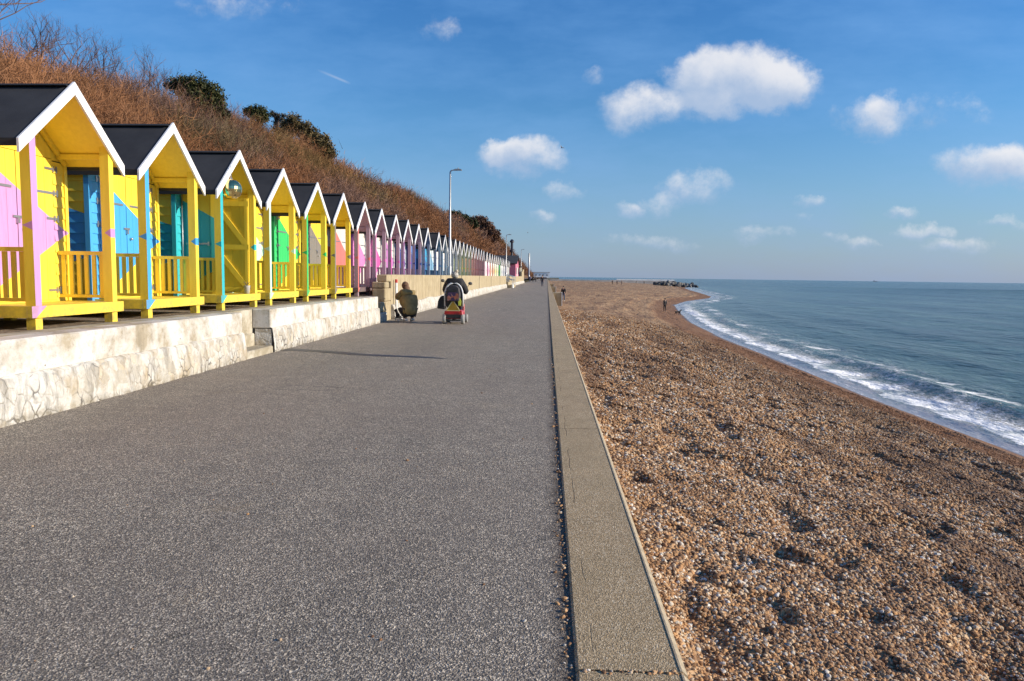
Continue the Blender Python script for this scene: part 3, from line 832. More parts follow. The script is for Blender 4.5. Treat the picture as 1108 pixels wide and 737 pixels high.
    for s in (-1, 1):
        y1_, z1_ = s*.985, roof_z(.985)-.035
        vs = [(XW, 0, RIDGE-.035), (XF-.002, 0, RIDGE-.035), (XF-.002, y1_, z1_), (XW, y1_, z1_)]
        g.add(vs+[(a, b_, c-.015) for a, b_, c in vs], [(0,1,2,3), (7,6,5,4), (0,4,5,1), (1,5,6,2), (2,6,7,3), (3,7,4,0)])
        g.bar((XW+.04, 0, RIDGE-.08), (XW+.04, s*.93, roof_z(.93)-.08), .05, .045)
        if lod < 3: g.bar((-.14, s*.80, roof_z(.8)-.10), (XW+.02, s*.80, roof_z(.8)-.10), .04, .07)
    g.build('soffit', M['plain'], root)
    # roof felt
    g = MB()
    for s in (-1, 1):
        vs = [(XB-.12, 0, RIDGE), (XF, 0, RIDGE), (XF, s*1.0, EAVE), (XB-.12, s*1.0, EAVE)]
        g.add(vs+[(a, b_, c-.03) for a, b_, c in vs], [(0,1,2,3), (7,6,5,4), (0,4,5,1), (1,5,6,2), (2,6,7,3), (3,7,4,0)])
        ya, yb = sorted((s*.985, s*1.012)); g.box(XB-.12, XF-.003, ya, yb, EAVE-.085, EAVE-.005)
        g.bar((XB-.11, s*.06, roof_z(.06)+.003), (XF-.002, s*.06, roof_z(.06)+.003), .12, .006)
    g.build('roof', m_felt, root)
    # bargeboards
    for s in (-1, 1):
        g = MB(); e = 1.03
        zb = roof_z(1.0)-(RIDGE-EAVE)*.03
        pts = [(0, RIDGE+.02), (s*e, zb+.02), (s*e, zb-.135), (0, RIDGE-.135)]
        g.prism(pts, 'x', XF+.002, XF+.03); g.build('bargeboard', m_barge, root)
    return root

Yl = (.86, .64, .06)
names_num = ['first','second','third','fourth','fifth','sixth','seventh','eighth','ninth','tenth','eleventh','twelfth','thirteenth','fourteenth','fifteenth','sixteenth','seventeenth','eighteenth','nineteenth','twentieth','twenty-first','twenty-second','twenty-third','twenty-fourth','twenty-fifth']
MV = lin((176, 152, 166)); BG = lin((150, 160, 172)); GG = lin((160, 165, 158)); RB = lin((170, 140, 142)); WH = lin((232, 228, 226)); PG = lin((215, 212, 208))
# Y, frame colour, wall colour, accent, description
H = [(6.66, Yl, Yl, lin((240,150,120)), None),
 (9.11, Yl, Yl, lin((196,146,200)), 'yellow beach hut with a lilac triangle across its doors, nearest on the left'),
 (11.54, Yl, Yl, lin((70,162,228)), 'yellow beach hut with a sky blue triangle on its doors'),
 (14.05, Yl, Yl, lin((50,178,190)), 'yellow beach hut with turquoise doors standing open, mirror ball in its gable'),
 (16.40, Yl, Yl, lin((190,228,205)), 'yellow beach hut with a pale mint triangle, just past the mirror ball hut'),
 (18.85, Yl, Yl, lin((52,190,105)), 'yellow beach hut with bright green doors'),
 (21.27, Yl, Yl, lin((128,124,118)), 'yellow beach hut with a grey triangle, last of the yellow huts'),
 (23.78, MV, PG, lin((245,120,112)), 'mauve framed beach hut with a coral triangle, first after the yellow huts'),
 (26.2, MV, PG, lin((240,130,205)), 'mauve framed beach hut with pink triangle over pale walls'),
 (28.7, MV, PG, lin((225,75,175)), 'mauve framed beach hut with magenta triangle over pale walls'),
 (31.2, MV, PG, lin((205,120,205)), 'mauve framed beach hut with lilac doors above the stone pier'),
 (33.8, MV, lin((205,212,225)), lin((60,75,165)), 'mauve framed beach hut with deep blue panels'),
 (36.4, BG, lin((80,120,190)), lin((35,60,150)), 'grey framed beach hut with navy blue doors'),
 (40.1, BG, lin((70,160,205)), lin((50,110,180)), 'grey framed beach hut with bright blue boards after a wider gap'),
 (42.6, BG, lin((205,220,230)), lin((120,180,220)), 'grey framed beach hut with pale blue doors'),
 (44.9, BG, WH, lin((225,228,230)), 'grey framed beach hut with plain white doors left of the first lamp'),
 (47.4, BG, WH, lin((200,205,210)), 'grey framed beach hut with pale grey doors behind the first lamp'),
 (49.7, GG, PG, lin((190,200,205)), 'greenish grey framed beach hut right of the first lamp'),
 (52.0, GG, lin((190,200,150)), lin((185,205,60)), 'greenish grey framed beach hut with lime doors'),
 (54.3, GG, lin((185,190,120)), lin((170,180,90)), 'greenish grey framed beach hut with olive doors'),
 (56.6, GG, lin((205,195,150)), lin((190,170,110)), 'greenish grey framed beach hut with sandy doors'),
 (58.9, RB, lin((215,185,150)), lin((215,160,125)), 'rose grey framed beach hut with peach doors'),
 (61.1, RB, lin((205,150,135)), lin((200,130,120)), 'rose grey framed beach hut with salmon doors'),
 (63.6, RB, lin((190,135,135)), lin((185,110,115)), 'rose grey framed beach hut with dusky red doors'),
 (66.1, RB, lin((180,125,135)), lin((160,100,115)), 'rose grey framed beach hut with plum doors'),
 (68.6, RB, lin((165,130,140)), lin((120,80,95)), 'rose grey framed beach hut with dark maroon doors, last before the white huts'),
 (72.0, WH, WH, lin((240,200,210)), 'white beach hut with blush doors, nearest of the white huts'),
 (75.5, WH, WH, lin((245,150,185)), 'white beach hut with pink doors'),
 (79.0, WH, WH, lin((245,180,150)), 'white beach hut with peach doors'),
 (82.5, WH, WH, lin((240,165,110)), 'white beach hut with orange doors'),
 (85.8, WH, WH, lin((240,220,130)), 'white beach hut with pale yellow doors'),
 (89.2, WH, WH, lin((225,225,150)), 'white beach hut with cream yellow doors'),
 (92.5, WH, lin((70,150,75)), lin((50,135,60)), 'white framed beach hut with green doors'),
 (95.8, WH, WH, lin((215,230,215)), 'white beach hut with pale green doors'),
 (99.2, WH, WH, lin((200,205,215)), 'white beach hut with light grey doors below the second lamp'),
 (103, WH, PG, lin((190,200,215)), 'white beach hut with blue grey doors near the far end of the row'),
 (107, WH, PG, lin((215,215,225)), 'white beach hut with silver grey doors near the far end of the row'),
 (111, WH, PG, lin((225,215,220)), 'white beach hut second from the far end of the row'),
 (115, WH, PG, lin((215,225,220)), 'white beach hut at the far end of the row beside the dark tower')]
cache = {}
tree_src = {}
for i, (Yh, fr, wl, ac, desc) in enumerate(H):
    if i > 6: g_ = sum(ac)/3; ac = tuple(.82*(c*.85+g_*.15) for c in ac)
    d_ = Yh
    lod = 0 if d_ < 22 else (1 if d_ < 50 else (2 if i < 26 else 3))
    opened = (i == 3)
    if desc is None: desc = 'yellow beach hut just outside the left edge of the picture'
    nm = 'h%d' % i
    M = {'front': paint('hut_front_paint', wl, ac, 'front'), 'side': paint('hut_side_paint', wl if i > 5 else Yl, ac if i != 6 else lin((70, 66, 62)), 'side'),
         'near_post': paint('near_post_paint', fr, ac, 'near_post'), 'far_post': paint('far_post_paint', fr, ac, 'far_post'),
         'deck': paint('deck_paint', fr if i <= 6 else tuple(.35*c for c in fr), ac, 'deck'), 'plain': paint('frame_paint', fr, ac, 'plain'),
         'open_near': None}
    if opened:
        mm, t, b = new_mat('open_door_paint'); s = t.sep(t.obj())
        mk = t.m('LESS_THAN', t.m('ABSOLUTE', t.m('SUBTRACT', s[2], 1.2)), t.m('SUBTRACT', .80, t.m('MULTIPLY', t.m('SUBTRACT', s[0], XW), .54)))
        t.put(b.inputs['Base Color'], t.mix(mk, wl, ac)); b.inputs['Roughness'].default_value = .5
        M['open_near'] = mm
    grp = 'beach huts in a row along the promenade'
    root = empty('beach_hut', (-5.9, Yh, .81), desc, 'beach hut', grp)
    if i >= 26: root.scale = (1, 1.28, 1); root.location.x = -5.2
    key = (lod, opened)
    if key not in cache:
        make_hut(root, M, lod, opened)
        def names(o): return [(c, c.name.split('.')[0]) for c in o.children]
        cache[key] = (root, {k: v for k, v in M.items()})
    else:
        src, SM = cache[key]
        inv = {id(v): k for k, v in SM.items() if v}
        inv = {v.name: k for k, v in SM.items() if v}
        for ch in list(src.children):
            c = ch.copy(); COL.objects.link(c); c.parent = root
            k = inv.get(ch.data.materials[0].name) if ch.data.materials else None
            if k:
                c.material_slots[0].link = 'OBJECT'; c.material_slots[0].material = M[k]
            for gch in list(ch.children):
                d = gch.copy(); COL.objects.link(d); d.parent = c

# mirror ball and its hook, pot on the deck
m_ball, t, b = new_mat('mirror_tiles'); p = t.obj()
b.inputs['Metallic'].default_value = 1.; b.inputs['Roughness'].default_value = .12
b.inputs['Base Color'].default_value = (.86, .66, .30, 1)
g = MB(); g.ball((0, 0, 0), .19, 22)
o = g.build('mirror_ball', m_ball); o.location = (-5.84, 13.55, 3.02)
tag(o, 'faceted gold mirror ball hanging under the gable of the hut with open doors', 'mirror ball')
g = MB(); g.tube([(0, 0, .185), (0, 0, .42)], .006, 6); g.lathe([(.02, .17), (.03, .2), (.01, .22)], 10); g.build('hanging_chain', m_metal, o)
g = MB(); g.sm = True; g.lathe([(.0, 0), (.05, 0), (.065, .15), (.07, .16), (.06, .16), (.05, .13), (0, .13)], 14)
o = g.build('plant_pot', simple('grey_pot', (.45, .44, .42), .7)); o.location = (-6.02, 14.62, .81+FL)
tag(o, 'small grey plant pot on the deck of the mirror ball hut', 'plant pot')
g = MB()
for k in range(7):
    a = k*2*PI/7; g.tube([(0, 0, .13), (.03*math.cos(a), .03*math.sin(a), .2), (.07*math.cos(a), .07*math.sin(a), .24)], [.005, .005, .002], 5)
g.build('dry_stems', simple('dry_stems', (.2, .15, .09), .8), o)

# ------------------------------------------------------------------ street lamps and poles
def lamp(u, X, topv, label, head=True, r0=.075, r1=.045):
    Y = at_lat(u, X); h = ztop(topv, u, Y)
    r = empty('street_lamp' if head else 'tall_pole', (X, Y, .8), label, 'street lamp' if head else 'pole', 'street lamps along the promenade' if head else None)
    H_ = h-.8
    g = MB(); g.sm = True
    g.tube([(0, 0, 0), (0, 0, 1.2), (0, 0, 1.22), (0, 0, H_-.12)] + ([(0.05, 0, H_-.04), (.15, 0, H_)] if head else [(0, 0, H_)]), [r0*1.25, r0*1.25, r0, r1] + ([r1*.9, r1*.8] if head else [r1]), 12)
    g.build('pole', m_galv, r)
    if head:
        g = MB(); g.tube([(.1, 0, H_-.01), (.35, 0, H_+.01)], .03, 8); g.build('arm', m_galv, r)
        g = MB(); g.prism([(.22, H_-.03), (.66, H_-.02), (.66, H_+.02), (.55, H_+.06), (.3, H_+.06), (.22, H_+.03)], 'y', -.09, .09); g.build('lamp_head', simple('lamp_grey', (.3, .31, .32), .5), r)
        g = MB(); g.lathe([(.03, H_+.06), (.03, H_+.12), (.015, H_+.14)], 8, (.45, 0, 0)); g.build('photocell', simple('lamp_grey', (.3, .31, .32), .5), r)
    return r
lamp(486.5, -5.6, 184, 'tall grey street lamp rising behind the person on the scooter')
lamp(547.5, -5.6, 254, 'grey street lamp above the far white beach huts')
lamp(563.7, -5.6, 270, 'thin distant street lamp right of the dark tower')
lamp(572.3, -5.3, 274, 'plain pale pole at the far end of the promenade', False, .22, .2)

# dark tower
Y = at_lat(553.5, -8.5); r = empty('lattice_tower', (-8.5, Y, .8), 'dark slender tower with collars and a lantern top, rising above the far huts', 'tower')
S = Y/800; H_ = ztop(259, 553, Y)-.8
m_tower = simple('tower_paint', (.018, .022, .04), .5)
g = MB(); g.lathe([(1.9*S, 0), (1.5*S, H_*.35), (1.2*S, H_*.68)], 10); g.build('shaft', m_tower, r)
g = MB(); g.lathe([(2.3*S, H_*.68), (2.4*S, H_*.70), (2.4*S, H_*.73), (1.2*S, H_*.74)], 12); g.build('collar', m_tower, r)
g = MB(); g.lathe([(1.3*S, H_*.741), (1.3*S, H_*.92)], 8); g.build('lantern', m_tower, r)
g = MB(); g.lathe([(2.3*S, H_*.921), (2.3*S, H_*.96), (.8*S, H_)], 12); g.build('cap', m_tower, r)
# pink hut
r = empty('pink_hut', (-7.4, 131, .8), 'pink wooden hut with a black pitched roof beyond the white huts', 'hut')
m_pink = simple('pink_paint', lin((185, 105, 130)), .6)
g = MB(); g.box(-2.2, 1.8, 0, 14, 0, 2.9); g.prism([(0, 2.9), (14, 2.9), (7, 4.3)], 'x', -2.2, 1.8); g.build('wall', m_pink, r)
g = MB()
for s in (0, 1):
    y0, y1 = (-.4, 7) if s == 0 else (14.4, 7)
    vs = [(-2.5, y0, 2.85), (2.1, y0, 2.85), (2.1, y1, 4.42), (-2.5, y1, 4.42)]
    g.add(vs+[(a, b_, c+.12) for a, b_, c in vs], [(0,1,2,3), (7,6,5,4), (0,4,5,1), (1,5,6,2), (2,6,7,3), (3,7,4,0)])
g.build('roof', m_felt, r)
g = MB(); g.box(1.79, 1.83, 5.5, 8.5, .1, 2.3); g.build('door', m_whitep, r)
for y in (2, 10.5):
    g = MB(); g.box(1.8, 1.84, y, y+1.8, 1.1, 2.2); g.build('window', m_dark, r)
# low cream kiosk with planting boxes past the pink hut
r = empty('kiosk', (-7.2, 158, .8), 'small cream kiosk with a dark sign panel beyond the pink hut', 'kiosk')
g = MB(); g.box(-1.5, 1.5, 0, 5, 0, 2.6); g.build('wall', simple('cream_paint', (.62, .55, .38), .7), r)
g = MB(); g.box(-1.7, 1.7, -.2, 5.2, 2.6, 2.8); g.build('roof', m_felt, r)
g = MB(); g.box(1.5, 1.54, 1, 4, 1.2, 2.1); g.build('shutter', m_dark, r)

# far white building
r = empty('seafront_building', (-4, 620, 0), 'long low white building at the far end of the promenade', 'building')
g = MB(); g.box(-10, 6, 0, 10, 0, 4.8); g.build('wall', simple('white_render', (.75, .75, .75), .7), r)
g = MB(); g.box(-10.4, 6.4, -.4, 10.4, 4.8, 5.3); g.build('roof', simple('pale_roof', (.45, .45, .46), .7), r)
for k in range(5):
    g = MB(); g.box(-9+k*3, -7.4+k*3, -.05, 0.0-.002, 2.2, 3.4); g.build('window', simple('pale_glass', (.25, .28, .32), .3), r)
g = MB(); g.box(-60, -4, 540, 700, -3.3, .6); g.box(-4, 9, 560, 700, -3.3, .6); tag(g.build('far_quay', m_ledge), kind='structure')

# harbour arm and rock armour
ya = 470
r = empty('harbour_arm', (0, ya, 0), 'long low pale concrete arm reaching into the sea', 'harbour arm')
xa, xb = 2, (729-592)/800*ya
g = MB(); g.box(xa, xb, 0, 5, -4.5, -.1); g.build('wall', simple('pale_arm', (.55, .52, .45), .8, var=.25, scale=.2), r)
g = MB(); g.box(xa+42, xb, 4, 6, -.098, .75); g.build('parapet', simple('pale_parapet', (.78, .76, .72), .8, var=.1, scale=.3), r)
m_rock = simple('rock_armour', (.05, .05, .05), .9, var=.6, scale=.9, bump=.8)
m_rock2 = simple('rock_armour_pale', (.16, .15, .135), .9, var=.5, scale=.9, bump=.8)
rocks = []
for k in range(4):
    g = MB(); bm = bmesh.new(); bmesh.ops.create_icosphere(bm, subdivisions=2, radius=1)
    for v in bm.verts: v.co *= 1+random.uniform(-.22, .2)
    me = bpy.data.meshes.new('boulder'); bm.to_mesh(me); bm.free(); me.materials.append(m_rock if k % 2 else m_rock2); rocks.append(me)
for k in range(90):
    u = random.uniform(0, 1); d = random.uniform(-1, 1)
    Y = 400+random.uniform(-12, 25); X = (707+45*u-592)/800*Y
    hh_ = (1-abs(u-.35)*1.1)
    o = bpy.data.objects.new('boulder', rocks[k % 4]); COL.objects.link(o)
    s = random.uniform(.8, 1.7); o.scale = (s*random.uniform(.8, 1.3), s, s*random.uniform(.7, 1.))
    o.location = (X, Y, -3.1+random.uniform(.1, max(.3, 2.0*hh_))); o.rotation_euler = [random.uniform(0, 6) for _ in range(3)]
    tag(o, 'dark boulder of the rock pile at the tip of the pale harbour arm', 'boulder', 'boulders piled at the harbour arm')
# ship on the horizon
r = empty('ship', ((938-592)/800*6000, 6000, -3.1), 'tiny ship far out on the horizon', 'ship')
g = MB(); g.prism([(-30, 2), (30, 2), (26, -.5), (-26, -.5)], 'y', -5, 5); g.build('hull', simple('ship_hull', (.12, .13, .15), .6), r)
r.scale = (.7, .7, .55)
g = MB(); g.box(-20, -8, -4, 4, 2, 16); g.box(-6, 22, -4, 4, 2, 8); g.build('superstructure', simple('ship_white', (.3, .32, .35), .6), r)

# ------------------------------------------------------------------ hillside
RY = [0, 29.7, 38, 51, 60, 74, 84, 92, 104, 120, 135, 154, 205, 241, 293, 326, 400, 463, 520]
RZ = [9.6, 10.7, 11.6, 12.9, 13.2, 13.6, 12.3, 13.4, 14.4, 14.7, 14.0, 14.4, 15.4, 18.6, 18.3, 16.3, 14.0, 11.6, 5]
def hill_z(X, Y):
    u = np.clip((-X-9.2)/12.8, 0, 1.)
    topz = np.interp(Y, RY, RZ)-1.5
    z = .75+(topz-.75)*(1-(1-u)**1.35)
    z = z + np.clip((-X-22)/60, 0, 1)*3*0 + .5*fbm(X*.13, Y*.10, 4)*np.clip(u*4, 0, 1)
    return z
Yr = np.concatenate([np.linspace(-16, 30, 40), 30*np.exp(np.linspace(0, math.log(540/30), 200))[1:]])
Xr = -np.concatenate([np.linspace(9., 24, 60), np.linspace(25, 90, 25)])
YY, XX = np.meshgrid(Yr, Xr, indexing='ij')
ob = np_mesh('hillside', np.stack([XX, YY, hill_z(XX, YY)], -1).reshape(-1, 3), grid_faces(len(Yr), len(Xr))[:, ::-1], m_hill, smooth=True)
tag(ob, kind='structure')

def ribbons(P0, P1, P2, w0, w1):
    """bent tapering ribbons; returns verts (n*5,3) and tri faces"""
    n = len(P0); d = P2-P0; d /= np.linalg.norm(d, axis=1, keepdims=True)+1e-9
    rnd = rng.normal(size=(n, 3)); s = np.cross(d, rnd); s /= np.linalg.norm(s, axis=1, keepdims=True)+1e-9
    V = np.stack([P0-s*w0[:, None], P0+s*w0[:, None], P1+s*w1[:, None], P1-s*w1[:, None], P2], 1)
    b_ = (np.arange(n)*5)[:, None]
    Fq = np.concatenate([b_+np.array([[0, 1, 2]]), b_+np.array([[0, 2, 3]]), b_+np.array([[3, 2, 4]])], 0)
    return V.reshape(-1, 3), Fq
VV, FF, CC = [], [], []; nv = 0
def add_scrub(nb, Y0, Y1, X0, X1, hgt, nst, nsub, w, seedcol):
    global nv
    by = rng.uniform(Y0, Y1, nb); bx = -rng.uniform(X0, X1, nb); bz = hill_z(bx, by)
    patch = vnoise(bx*.22+3, by*.16+8); p2 = vnoise(bx*.7+13, by*.5+2)
    c1 = np.array([.20, .082, .034]); c2 = np.array([.28, .145, .075]); c3 = np.array([.17, .105, .085]); c4 = np.array([.115, .105, .035])
    bc = c1+(c2-c1)*p2[:, None]; bc = np.where((patch > .66)[:, None], c3+(c2-c3)*.3*p2[:, None], bc); pg = vnoise(bx*.35+60, by*.11+31); bc = np.where(((pg > .74) & (bx < -15))[:, None], .5*c4+.5*bc, bc); bc = bc*(.65+.6*vnoise(bx*.9+7, by*.6+70))[:, None]
    bh = hgt*rng.uniform(.55, 1.35, nb)*(.75+.6*patch)
    # stems
    k = nb*nst; ib = np.repeat(np.arange(nb), nst)
    root = np.stack([bx, by, bz-.1], 1)[ib] + rng.normal(size=(k, 3))*[.22, .22, 0]*hgt
    dr = rng.normal(size=(k, 3))*[.55, .55, .25] + [.28, 0, 1]; dr /= np.linalg.norm(dr, axis=1, keepdims=True)
    L = bh[ib]*rng.uniform(.5, 1.1, k)
    mid = root+dr*(L*.5)[:, None]; tip = mid+(dr+rng.normal(size=(k, 3))*.25)*(L*.5)[:, None]
    v, f = ribbons(root, mid, tip, np.full(k, w), np.full(k, w*.7)); VV.append(v); FF.append(f+nv); nv += len(v)
    col = bc[ib]*rng.uniform(.55, 1.15, (k, 1)); CC.append(np.repeat(col, 5, 0))
    # side twigs
    k2 = k*nsub; i2 = np.repeat(np.arange(k), nsub); tt = rng.uniform(.3, 1., k2)[:, None]
    st = np.where(tt < .5, root[i2]+(mid-root)[i2]*tt*2, mid[i2]+(tip-mid)[i2]*(tt-.5)*2)
    d2 = dr[i2]*.7+rng.normal(size=(k2, 3))*.6; d2 /= np.linalg.norm(d2, axis=1, keepdims=True)
    l2 = (bh[ib][i2]*rng.uniform(.15, .42, k2))[:, None]
    m2 = st+d2*l2*.55; e2 = m2+(d2+rng.normal(size=(k2, 3))*.35+[0, 0, .25])*l2*.5
    v, f = ribbons(st, m2, e2, np.full(k2, w*.6), np.full(k2, w*.45)); VV.append(v); FF.append(f+nv); nv += len(v)
    col = bc[ib][i2]*rng.uniform(.7, 1.45, (k2, 1)); CC.append(np.repeat(col, 5, 0))
add_scrub(2600, 14, 62, 10, 24, 1.25, 9, 8, .012, 0)
add_scrub(2300, 62, 150, 9.8, 25, 1.4, 8, 6, .026, 1)
add_scrub(2600, 150, 500, 9.8, 28, 2.0, 8, 5, .07, 2)
ob = np_mesh('scrub', np.concatenate(VV), np.concatenate(FF), m_twig, colattr=np.concatenate(CC))
tag(ob, kind='stuff')

def bare_tree(X, Y, h, label, w=.05, col=(.13, .085, .075), seed=0, lean=0):
    random.seed(seed)
    z = float(hill_z(np.array([X]), np.array([Y]))[0])
    r = empty('bare_tree', (X, Y, z), label, 'bare tree', 'leafless trees on the crest')
    tr = MB(); tw = MB()
    def grow(p, d, L, rad, lev):
        n = 3; pts = [p]; q = p.copy()
        for i in range(n):
            d = (d+Vector((random.gauss(0, .14), random.gauss(0, .14), random.gauss(.06, .08)))).normalized()
            q = q+d*L/n; pts.append(q.copy())
        rads = [rad*(1-.45*i/n) for i in range(n+1)]
        (tr if lev < 2 else tw).tube(pts, rads, 5 if lev < 2 else 3, cap=False)
        if lev < 5:
            for c in range(3 if lev < 4 else 2):
                i = random.choice([1, 2, 3, 3]) if lev else random.choice([1, 2, 3])
                dd = (d+Vector((random.gauss(0, .55), random.gauss(0, .55), random.gauss(.15, .3)))).normalized()
                grow(pts[i], dd, L*random.uniform(.55, .8), rad*.55, lev+1)
    for k in range(3):
        grow(Vector((random.gauss(0, .2), random.gauss(0, .2), -.1)), Vector((random.gauss(0, .35), random.gauss(lean, .3), 1)).normalized(), h*.36, w, 0)
    mt = simple('bare_bark', col, .9)
    tr.build('trunk', mt, r); tw.build('crown', simple('bare_twigs', (.17, .105, .09), .9), r)
for k, (u, hh_, lab) in enumerate([(-14, 6.5, 'tall leafless tree cut by the left edge of the picture'), (34, 3.2, 'leafless tree second from the left on the crest above the nearest hut'),
                         (62, 2.8, 'low leafless tree between two taller ones, left of the first gable'), (84, 3.6, 'leafless tree right above the gable of the nearest hut'),
                         (112, 2.9, 'leafless tree on the crest between the first and second gables'), (143, 3.6, 'upright leafless tree above the second gable'),
                         (170, 3.2, 'leafless tree leaning just left of the round dark pine')]):
    X = -21.; Y = at_lat(u, X); bare_tree(X, Y, hh_*1.12, lab, .045, seed=k+3, lean=.25)
random.seed(11)

def leaf_tree(name, X, Y, lobes, n, size, c1, c2, label, cat, trunk=None, zb=None, tr=.12, group=None):
    z = float(hill_z(np.array([X]), np.array([Y]))[0]) if zb is None else zb
    r = empty(name, (X, Y, z), label, cat, group)
    cs = np.array([l[:3] for l in lobes]); rs = np.array([l[3:] for l in lobes])
    cs = cs*1.0; rs = rs*1.12; n0 = n
    # clumps
    ncl = max(30, n//26)
    dc = rng.normal(size=(ncl, 3)); dc /= np.linalg.norm(dc, axis=1, keepdims=True)
    ic = rng.integers(0, len(lobes), ncl); pc = cs[ic]+dc*rs[ic]*rng.uniform(.35, 1.03, (ncl, 1))
    rm = rs.mean()
    n = int(n*1.8); ci = rng.integers(0, ncl, n)
    pos_ = pc[ci]+rng.normal(size=(n, 3))*rm*.19
    d = rng.normal(size=(n, 3)); d /= np.linalg.norm(d, axis=1, keepdims=True); e = np.cross(d, rng.normal(size=(n, 3))); e /= np.linalg.norm(e, axis=1, keepdims=True)
    s = size*rng.uniform(.5, 1.3, (n, 1))
    V = np.stack([pos_-d*s, pos_+e*s*.45, pos_+d*s, pos_-e*s*.45], 1).reshape(-1, 3)
    Fc = np.arange(n*4).reshape(n, 4)
    f = (rng.random(ncl)[ci]*.7+rng.random(n)*.3)[:, None]
    col = np.array(c1)+(np.array(c2)-np.array(c1))*f
    o = np_mesh('crown', V, Fc, m_leaf, colattr=np.repeat(col, 4, 0)); o.parent = r
    g = MB(); g.sm = True
    for l in lobes[:6]:
        g.tube([(0, 0, -.4), (l[0]*.3, l[1]*.3, l[2]*.45), (l[0]*.9, l[1]*.9, l[2])], [tr, tr*.7, tr*.25], 7)
    g.build('trunk', simple('pine_bark', (.09, .06, .045), .9), r)
    return r
def pxl(Y, *ls):   # lobes given in pixels (du, dv up, ru, rv) -> metres
    k = Y/800
    return [(-du*-.0+du*k, random.uniform(-.3, .3)*ru*k, dv*k, ru*k, ru*k, rv*k) for du, dv, ru, rv in ls]
G1, G2 = (.014, .024, .008), (.075, .075, .024)
def crest(u, X): return at_lat(u, X)
Y = crest(216, -21); zb = ztop(122, 216, Y)
leaf_tree('pine_tree', -21, Y, pxl(Y, (-14, 26, 14, 9), (0, 28, 16, 10), (12, 20, 14, 10), (22, 10, 10, 9), (2, 12, 18, 12), (-6, 4, 12, 10), (26, 0, 8, 8)), 9000, .085, G1, G2, 'round dark green pine on the crest between the second and third huts', 'pine tree', zb=zb)
Y = crest(284, -21.5); zb = ztop(134, 284, Y)
leaf_tree('pine_tree', -21.5, Y, pxl(Y, (-12, 13, 6, 4), (-4, 14, 8, 6), (3, 8, 7, 6), (-2, 4, 7, 6)), 3500, .08, G1, G2, 'small windswept pine with a flat ragged crown, right of the round one', 'pine tree', zb=zb)
Y = crest(302, -21.5); zb = ztop(136, 302, Y)
leaf_tree('pine_tree', -21.5, Y, pxl(Y, (-4, 12, 6, 3), (4, 9, 6, 4), (0, 5, 4, 4)), 900, .07, (.05, .045, .035), (.09, .08, .06), 'thin half bare pine beside the small windswept one', 'pine tree', zb=zb)
BR1, BR2 = (.05, .042, .016), (.17, .125, .055)
Y = crest(332, -21.); zb = ztop(153, 332, Y)
leaf_tree('evergreen_bush', -21., Y, pxl(Y, (-18, 14, 10, 9), (-10, 18, 9, 8), (0, 10, 12, 10), (10, 2, 10, 9), (20, -4, 8, 9), (24, -12, 8, 6), (-24, 6, 9, 7)), 9000, .11, BR1, BR2, 'long olive brown evergreen thicket stepping down the crest', 'bush', zb=zb)
Y = crest(379, -21); zb = ztop(197, 379, Y)
leaf_tree('evergreen_bush', -21, Y, pxl(Y, (0, 6, 6, 7), (-4, 2, 5, 5), (4, -2, 5, 5)), 2500, .13, G1, (.06, .075, .02), 'dark green bush beside the thin pole on the hill', 'bush', zb=zb)
Y = crest(503, -20.5); zb = ztop(240, 503, Y)
leaf_tree('evergreen_bush', -20.5, Y, pxl(Y, (-8, 5, 5, 4), (-14, 7, 5, 4), (0, 2, 6, 5), (8, -3, 5, 4), (-4, -1, 6, 4)), 4500, .3, G1, (.05, .055, .02), 'dark green bush on the far crest right of the first lamp', 'bush', zb=zb)
Y = crest(519, -19.5); zb = ztop(253, 519, Y)
leaf_tree('brown_thicket', -19.5, Y, pxl(Y, (-2, 12, 8, 6), (7, 6, 8, 7), (-10, 6, 8, 6), (14, -2, 6, 7), (0, 0, 10, 7)), 8000, .4, (.06, .03, .02), (.17, .095, .06), 'purplish brown thicket at the highest bulge of the far crest', 'thicket', zb=zb)
# pole on the hill
Y = crest(385.5, -19.5); zz = ztop(205, 385, Y)
g = MB(); g.tube([(0, 0, -1), (0, 0, ztop(181, 385, Y)-zz)], .09, 8); o = g.build('pole', m_galv); o.location = (-19.5, Y, zz)
tag(o, 'thin grey pole standing alone on the hill crest', 'pole')

